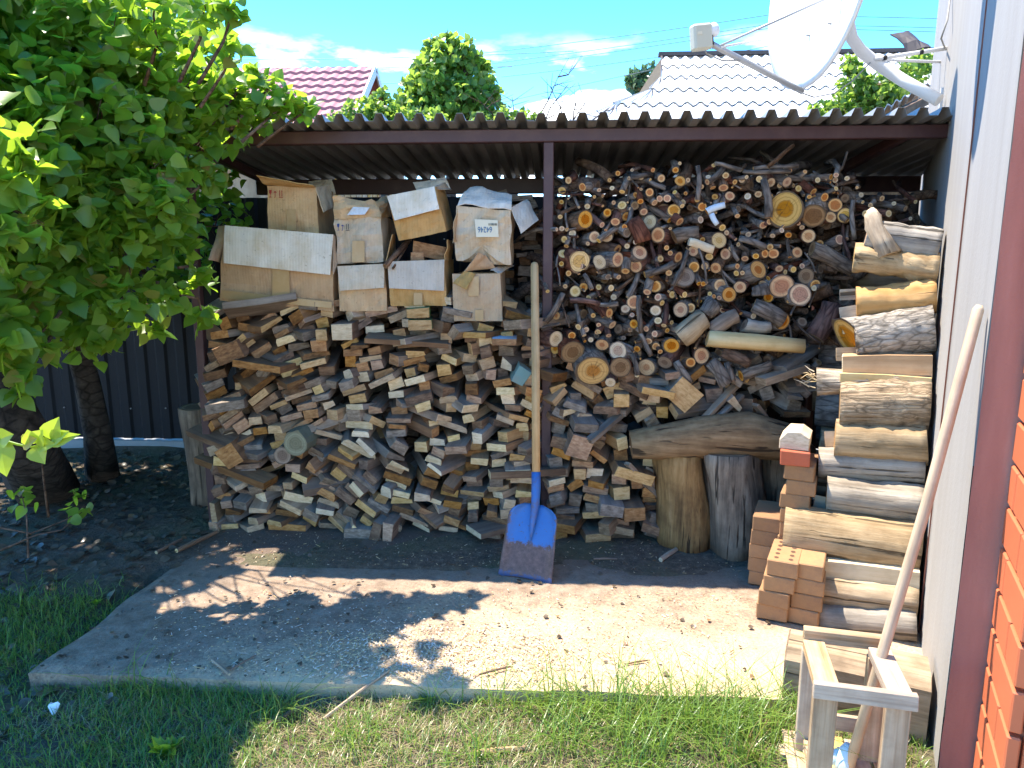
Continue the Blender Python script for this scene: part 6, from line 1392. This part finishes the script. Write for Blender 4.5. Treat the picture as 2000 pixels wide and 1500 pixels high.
for (yy) in (ye - 0.3, yk + 0.3):
    a, b = Vector((hx + 0.29, YR, pk.z + 0.02)), Vector((hx + 0.29, yy, ez - 0.20)); d = b - a; y = d.normalized(); x = Vector((1, 0, 0)); z = x.cross(y)
    mb = MB(); mb.box((0, 0, 0), (0.03, d.length, 0.16)); o = mb.build('bargeboard', 'grey_metal'); o.parent = ph; o.matrix_local = Matrix.Translation((a + b) / 2 - Vector(ph.location)) @ axes(x, y, z).to_4x4()
mb = MB(); mb.box((hx - 3.3, YR, ez / 2), (6.4, (yk - ye) - 0.1, ez)); rel(ph, mb.build('wall', 'gable'))

# slate roofed house on the right
YS0, YS1 = 8.8, 12.8
s_tl, s_tr = PY(1292, 112, YS1), PY(1880, 84, YS1); s_bl, s_br = PY(1180, 238, YS0), PY(1900, 250, YS0); s_ml = PY(1290, 180, lerp(YS1, YS0, 0.55))
sh_ = thing('slate_house', 'house with a pale corrugated slate hip roof behind the shed', 'house', (s_bl.x + 3, YS1, 0))
rows = 5
def slate_left(f_):      # left edge x: short gable then hip
    return lerp(s_tl.x, s_ml.x, f_ / 0.55) if f_ < 0.55 else lerp(s_ml.x, s_bl.x - 0.35, (f_ - 0.55) / 0.45)
xR_ = s_tr.x + 1.2
for r_ in range(rows):
    f0, f1 = r_ / rows, (r_ + 1) / rows + 0.02; x = xR_; 
    while x > slate_left((f0 + f1) / 2) - 0.9:
        xa_, xb2 = x - 0.98, x; mb = MB(); V = []; n = 28; okc = 0
        for e, f_ in ((0, f0), (1, f1)):
            yy = lerp(YS1, YS0, f_); zz = lerp(s_tl.z, s_bl.z, f_) + (0.03 if e else 0.0)
            for i in range(n + 1):
                xx = xa_ + (xb2 - xa_) * i / n; xl_ = slate_left(f_)
                okc += xx > xl_; xx = max(xx, xl_)
                V.append((xx, yy, zz + 0.026 * math.sin(i * 2 * math.pi / 4.67)))
        if okc > 6:
            V += [(a, b, c - 0.008) for a, b, c in V]; o_ = 2 * (n + 1)
            mb.add(V, [(i, n + 1 + i, n + 2 + i, i + 1) for i in range(n)] + [(o_ + i, o_ + i + 1, o_ + n + 2 + i, o_ + n + 1 + i) for i in range(n)] + [(n + 1 + i, o_ + n + 1 + i, o_ + n + 2 + i, n + 2 + i) for i in range(n)])
            rel(sh_, mb.build('slate_sheet', 'slate'))
        x -= 0.96
def fbar(root, a, b, w_, h_, name, mat_):
    d = b - a; y = d.normalized(); x = y.cross(ZV).normalized(); z = x.cross(y); mb = MB(); mb.box((0, 0, 0), (w_, d.length, h_)); o = mb.build(name, mat_); o.parent = root; o.matrix_local = Matrix.Translation((a + b) / 2 - Vector(root.location)) @ axes(x, y, z).to_4x4()
fbar(sh_, s_tl + Vector((-0.05, 0, 0.04)), Vector((xR_, YS1, s_tl.z + 0.04)), 0.14, 0.06, 'ridge', 'dark_trim'); fbar(sh_, s_tl, s_ml, 0.03, 0.08, 'bargeboard', 'dark_trim'); fbar(sh_, s_ml, Vector((slate_left(1.0), YS0, s_bl.z)), 0.10, 0.05, 'hip_cap', 'slate')
mb = MB(); mb.add([(s_tl.x, YS1, s_tl.z), (xR_, YS1, s_tl.z), (xR_, YS1 + 4, s_bl.z), (s_bl.x, YS1 + 4, s_bl.z)], [(0, 1, 2, 3)]); rel(sh_, mb.build('roof', 'slate'))
mb = MB(); mb.box(((s_bl.x + 0.3 + xR_) / 2, (YS0 + YS1 + 4) / 2 + 0.2, s_bl.z / 2 - 0.1), (xR_ - s_bl.x - 0.6, YS1 + 3.4 - YS0, s_bl.z - 0.1)); rel(sh_, mb.build('wall', 'pale_wall'))
# little outbuilding roof beside the house wall
YO = 6.3; o1, o2 = PY(1712, 218, YO), PY(1838, 150, YO + 1.2)
ob_ = thing('outbuilding', 'low outbuilding with slate edge and brown rafters beside the house wall', 'outbuilding', (o1.x + 0.5, YO + 0.6, 0))
d = o2 - o1; mb = MB(); n = 40; V = []
for e in (0, 1):
    for i in range(n + 1): t = i / n * 1.15; q = o1 + d * t + Vector((0.35, 0.9, 0.05)) * e; V.append((q.x, q.y, q.z + 0.018 * math.sin(i * 1.5)))
V += [(a, b, c - 0.01) for a, b, c in V]; o_ = 2 * (n + 1)
mb.add(V, [(i, i + 1, n + 2 + i, n + 1 + i) for i in range(n)] + [(o_ + i, o_ + n + 1 + i, o_ + n + 2 + i, o_ + i + 1) for i in range(n)] + [(i, o_ + i, o_ + i + 1, i + 1) for i in range(n)]); rel(ob_, mb.build('roof', 'slate'))
for k, dz in enumerate((-0.06, -0.16, -0.27)): fbar(ob_, o1 + Vector((0.10 + 0.1 * k, 0.12 + 0.05 * k, dz)), o2 + Vector((0.2, 0.12, dz)), 0.06, 0.075, 'rafter', 'side_brown')
mb = MB(); mb.box((o1.x + 0.62, YO + 1.3, o1.z / 2 - 0.1), (0.9, 1.2, o1.z - 0.2)); rel(ob_, mb.build('wall', 'side_brown'))
q0, q1 = PY(1745, 72, 7.0), PY(1830, 100, 6.8)
mb = MB(); mb.sheet([PY(1775, 98, 7.0), PY(1828, 108, 7.0), PY(1790, 78, 7.3), PY(1738, 68, 7.2)], 8, 3, 0.01, 0, 0.06, 0.05, None, 0.03, 4); rel(ob_, mb.build('loose_roof_sheet', 'dark_trim'))
# power lines
for k, (pa, pm, pb) in enumerate((((470, 116), (800, 116), (1120, 100)), ((470, 133), (800, 133), (1000, 130)), ((720, 164), (800, 162), (960, 150)), ((940, 104), (1250, 70), (1560, 20)), ((960, 124), (1250, 88), (1560, 38)), ((960, 134), (1250, 96), (1560, 46)), ((980, 150), (1280, 118), (1560, 66)), ((960, 205), (1150, 160), (1560, 78)), ((1640, 32), (1760, 34), (1880, 38)), ((1640, 50), (1760, 52), (1880, 56)), ((1640, 57), (1760, 60), (1880, 64)))):
    Y = 22 + k * 0.4; mb = MB(); A_, B_, C_ = PY(*pa, Y), PY(*pm, Y), PY(*pb, Y); pts = [A_.lerp(B_, t).lerp(B_.lerp(C_, t), t) for t in [i / 10 for i in range(11)]]
    e0 = A_ + (A_ - B_).normalized() * (0 if k in (3, 4, 5, 6, 7) else 10); mb.tube(([e0] if k < 3 else []) + pts, 12 * [0.011] if k < 3 else 11 * [0.011], 5, 0, 0)
    tag(mb.build('power_line', 'wire'), 'thin dark power line crossing the sky behind the yard', 'power line', 'power lines across the sky')

# ================================================================== GRASS, LITTER, CHIPS
def in_slab(x, y): return y > slab_front(x) - 0.0 and x > slab_left(y) and x < 2.4
def in_house(x, y): q = Vector((x, y, 0)) - W0; return q.dot(N) < 0.02
def blades(name, n, area, hrange, wrange, mat_, seed, lean=0.5, keep=None, label='', tall=None):
    rg = np.random.default_rng(seed); X = rg.uniform(area[0], area[1], n * 3); Y = rg.uniform(area[2], area[3], n * 3); P = []
    for x, y in zip(X, Y):
        if in_slab(x, y) or in_house(x, y): continue
        if keep and not keep(x, y, rg): continue
        P.append((x, y, groundz(x, y) - 0.004))
        if len(P) >= n: break
    P = np.array(P); n = len(P); hgt = rg.uniform(hrange[0], hrange[1], n) * (1 if tall is None else np.array([tall(p) for p in P])); wd = rg.uniform(wrange[0], wrange[1], n); az = rg.uniform(0, 2 * np.pi, n); ln = rg.uniform(0.1, lean * 2, n)
    dirx = np.stack([np.cos(az), np.sin(az), np.zeros(n)], 1); side = np.stack([-np.sin(az), np.cos(az), np.zeros(n)], 1); Z = np.array([0, 0, 1.0]); V = []
    for t, wv in ((0, 1), (0.4, 0.85), (0.75, 0.5)):
        c = P + (Z[None] * (t * (1 - 0.30 * t * np.minimum(ln, 1.4))[:, None]) + dirx * (ln * t * t)[:, None]) * hgt[:, None]
        V += [c - side * (wd * wv / 2)[:, None], c + side * (wd * wv / 2)[:, None]]
    V.append(P + (Z[None] * (1 - 0.30 * np.minimum(ln, 1.4))[:, None] + dirx * ln[:, None]) * hgt[:, None]); V = np.stack(V, 1).reshape(-1, 3)
    F_ = [(0, 1, 3, 2), (2, 3, 5, 4), (4, 5, 6)]; nl = np.array([4, 4, 3]); fl2 = np.concatenate([np.array(f) for f in F_]); idx = (np.arange(n)[:, None] * 7 + fl2[None]).ravel(); tot = np.tile(nl, n); st = np.concatenate([[0], np.cumsum(tot)[:-1]])
    me = bpy.data.meshes.new(name); me.vertices.add(n * 7); me.vertices.foreach_set('co', V.reshape(-1).astype(np.float32)); me.loops.add(len(idx)); me.loops.foreach_set('vertex_index', idx.astype(np.int32)); me.polygons.add(len(tot)); me.polygons.foreach_set('loop_start', st.astype(np.int32)); me.polygons.foreach_set('loop_total', tot.astype(np.int32)); me.materials.append(M[mat_]); me.update(calc_edges=True); me.validate()
    o = bpy.data.objects.new(name, me); COL.objects.link(o); return tag(o, label, 'grass', kind='stuff')
def patch(x, y, k=1.6, o=0): return mnoise.noise(Vector((x * k, y * k, 10 + o)))
def k_lawn(x, y, rg): return (x > slab_left(y) - 1.2 or y < 2.6) and patch(x, y) - (0.25 if -1.0 < x < 0.4 else 0) > -0.35 + rg.uniform(-.2, .2) and y < 3.0
blades('lawn_grass', 26000, (-2.6, 1.5, 1.05, 2.9), (0.025, 0.06), (0.0022, 0.004), 'grass', 1, 0.7, k_lawn, 'short green grass in front of the slab')
blades('dry_grass', 22000, (-2.3, 1.5, 1.05, 2.45), (0.015, 0.05), (0.0018, 0.0032), 'straw', 2, 1.1, lambda x, y, rg: patch(x, y, 2.0, 5) + (0.3 if -1.0 < x < 0.45 else -0.1) > -0.05 + rg.uniform(-.25, .25), 'yellow dry grass in front of the slab')
tuft = [(PZ(px, py, GZ), r_, h) for px, py, r_, h in ((860, 1372, .08, .9), (1000, 1372, .1, 1.1), (1110, 1385, .12, 1.2), (1200, 1390, .13, 1.3), (1290, 1395, .12, 1.4), (1420, 1400, .10, 1.0), (900, 1345, .10, 1.0), (960, 1355, .12, 1.1), (1060, 1370, .14, 1.2), (1150, 1375, .15, 1.3), (1240, 1385, .16, 1.5), (1320, 1400, .14, 1.4), (1380, 1430, .13, 1.2), (1480, 1440, .13, 1.4), (1540, 1430, .12, 1.3), (1260, 1470, .15, 1.0), (1100, 1450, .12, .9), (950, 1470, .1, .8), (540, 1400, .1, .9), (250, 1330, .14, 1.0), (330, 1345, .12, .9), (1450, 1490, .12, 1.1), (700, 1440, .1, .7))]
def k_tuft(x, y, rg):
    for c, r_, h in tuft:
        if math.hypot(x - c.x, y - c.y) < r_ * rg.uniform(0.3, 1.0): return True
    return False
blades('long_grass', 7500, (-1.9, 1.5, 1.2, 2.3), (0.05, 0.20), (0.0025, 0.005), 'grass', 3, 0.85, k_tuft, 'long bright grass tufts bending over the slab edge', tall=lambda p: max([h for c, r_, h in tuft if math.hypot(p[0] - c.x, p[1] - c.y) < r_] or [0.8]))
blades('shade_grass', 9000, (-3.2, -0.9, 1.2, 3.6), (0.03, 0.09), (0.0025, 0.0045), 'grass', 4, 0.8, lambda x, y, rg: patch(x, y, 1.3, 9) > -0.1 + rg.uniform(-.2, .2) and y < 2.9 + 0.2 * rg.random(), 'darker grass in the shade at the left of the slab')
# dead leaves on the soil
n = 2600; X = rng.uniform(-4.2, -1.2, n); Y = rng.uniform(2.0, 5.2, n); ok = [i for i in range(n) if not in_slab(X[i], Y[i])]; P = np.array([(X[i], Y[i], groundz(X[i], Y[i]) + 0.008) for i in ok]); o = leaf_mesh('leaf_litter', leaf_frames(P, rng, (0.025, 0.06), 2.5, 0.0), 'litter'); tag(o, 'dry leaf litter on the shaded soil by the fence', 'dead leaves', kind='stuff')
P = []
for k in range(420):
    x, y = rng.uniform(-2.0, 0.9), rng.uniform(2.2, 3.6)
    if in_slab(x, y) and (x < -0.8 or rng.random() < 0.3): P.append((x, y, 0.008))
o = leaf_mesh('slab_litter', leaf_frames(np.array(P), rng, (0.008, 0.026), 3.0, 0.0), 'litter'); tag(o, 'scattered dead leaves and bark crumbs on the slab', 'dead leaves', kind='stuff')
# wood chips and shavings on the slab
mb = MB()
for k in range(6500):
    if k < 3600: p = PZ(random.gauss(880, 150), random.gauss(1280, 30), 0.006)
    elif k < 5200: p = PZ(random.uniform(300, 1450), random.uniform(1150, 1340), 0.006)
    else: p = Vector((random.uniform(-1.9, 1.2), random.uniform(3.25, 3.66), 0.006))
    if not in_slab(p.x, p.y + -0.01): continue
    L = random.uniform(0.003, 0.012) if random.random() < 0.93 else random.uniform(0.015, 0.035); mb.box(p + ZV * random.uniform(0, 0.003), (L, random.uniform(0.0015, 0.004), 0.0012), rot=rotxyz(random.gauss(0, .2), random.gauss(0, .2), random.uniform(0, 3.1)), mi=(random.choice([0, 0, 3]) if k < 4800 else random.choice([0, 1, 1, 2])))
tag(mb.build('wood_chips', ['end_pale', 'end_brown', 'side_grey', 'card_white']), 'pale sawdust shavings and splinters spread over the slab', 'wood chips', kind='stuff')
for (a, b, r_, lab) in (((345, 1078), (425, 1040), 0.012, 'thin lath lying at the left edge of the slab'), ((305, 1080), (355, 1055), 0.010, 'dark stick on the soil beside the slab edge'), ((935, 1318), (998, 1302), 0.004, 'thin brown splinter on the sawdust'), ((630, 1375), (760, 1310), 0.006, 'long splinter lying over the slab front edge'),
                        ((930, 1436), (1025, 1430), 0.009, 'pale wooden stake lying in the short grass'), ((415, 1290), (448, 1318), 0.006, 'dark twig on the shaded part of the slab'), ((520, 1390), (600, 1345), 0.008, 'reddish splinter in the grass below the slab edge'), ((1218, 1298), (1265, 1290), 0.0035, 'dark twig on the bright slab'), ((448, 1310), (500, 1280), 0.003, 'thin crossing twig on the shaded slab'),
                        ((1160, 1092), (1205, 1092), 0.005, 'grey splinter lying before the board stack'), ((1290, 1095), (1325, 1072), 0.012, 'short brown offcut on the slab before the stumps')):
    pa, pb = PZ(*a, 0.008), PZ(*b, 0.008)
    for q in (pa, pb):
        q.z = 0.008 + r_ * 0.3 if in_slab(q.x, q.y) else groundz(q.x, q.y) + 0.012
    o = make_log([pa, pa.lerp(pb, .5) + ZV * 0.002, pb], [r_, r_ * 1.1, r_ * 0.8], 'stick', 'ring_pale', pick(['side_tan', 'side_brown']), 6, 0.1, smooth=False); tag(o, lab, 'stick')
mb = MB(); p = PZ(106, 1380, GZ + 0.02); mb.box((0, 0, 0), (0.045, 0.035, 0.03), jit=0.010, ch=0.008); o = mb.build('crumpled_paper', 'white_metal', loc=p); tag(o, 'small white crumpled scrap in the shaded grass', 'litter')
# weeds
for (px, py, sz, lab) in ((835, 1362, 0.09, 'broad leaved weed growing at the slab front edge'), (320, 1480, 0.11, 'bright broad leaved weed in the lit grass'), (340, 1465, 0.07, 'smaller weed next to the bright broad leaved one'), (190, 1190, 0.05, 'low weed in the shade left of the slab')):
    p = PZ(px, py, GZ); p.z = groundz(p.x, p.y); root = thing('weed', lab, 'weed', p)
    for k in range(9):
        a = k * 0.7 + random.random(); d = Vector((math.cos(a), math.sin(a), random.uniform(0.5, 2.2))).normalized(); x = d.cross(ZV).normalized(); z = x.cross(d); mb = MB(); mb.add([tuple(v * sz * random.uniform(0.45, 0.8)) for v in LANCE_V] if False else [tuple(v * (sz * (0.45 + 0.05 * k))) for v in LANCE_V], LEAF_F); o = mb.build('leaf', 'leaf_young'); o.parent = root; o.matrix_local = axes(x, d, z).to_4x4()
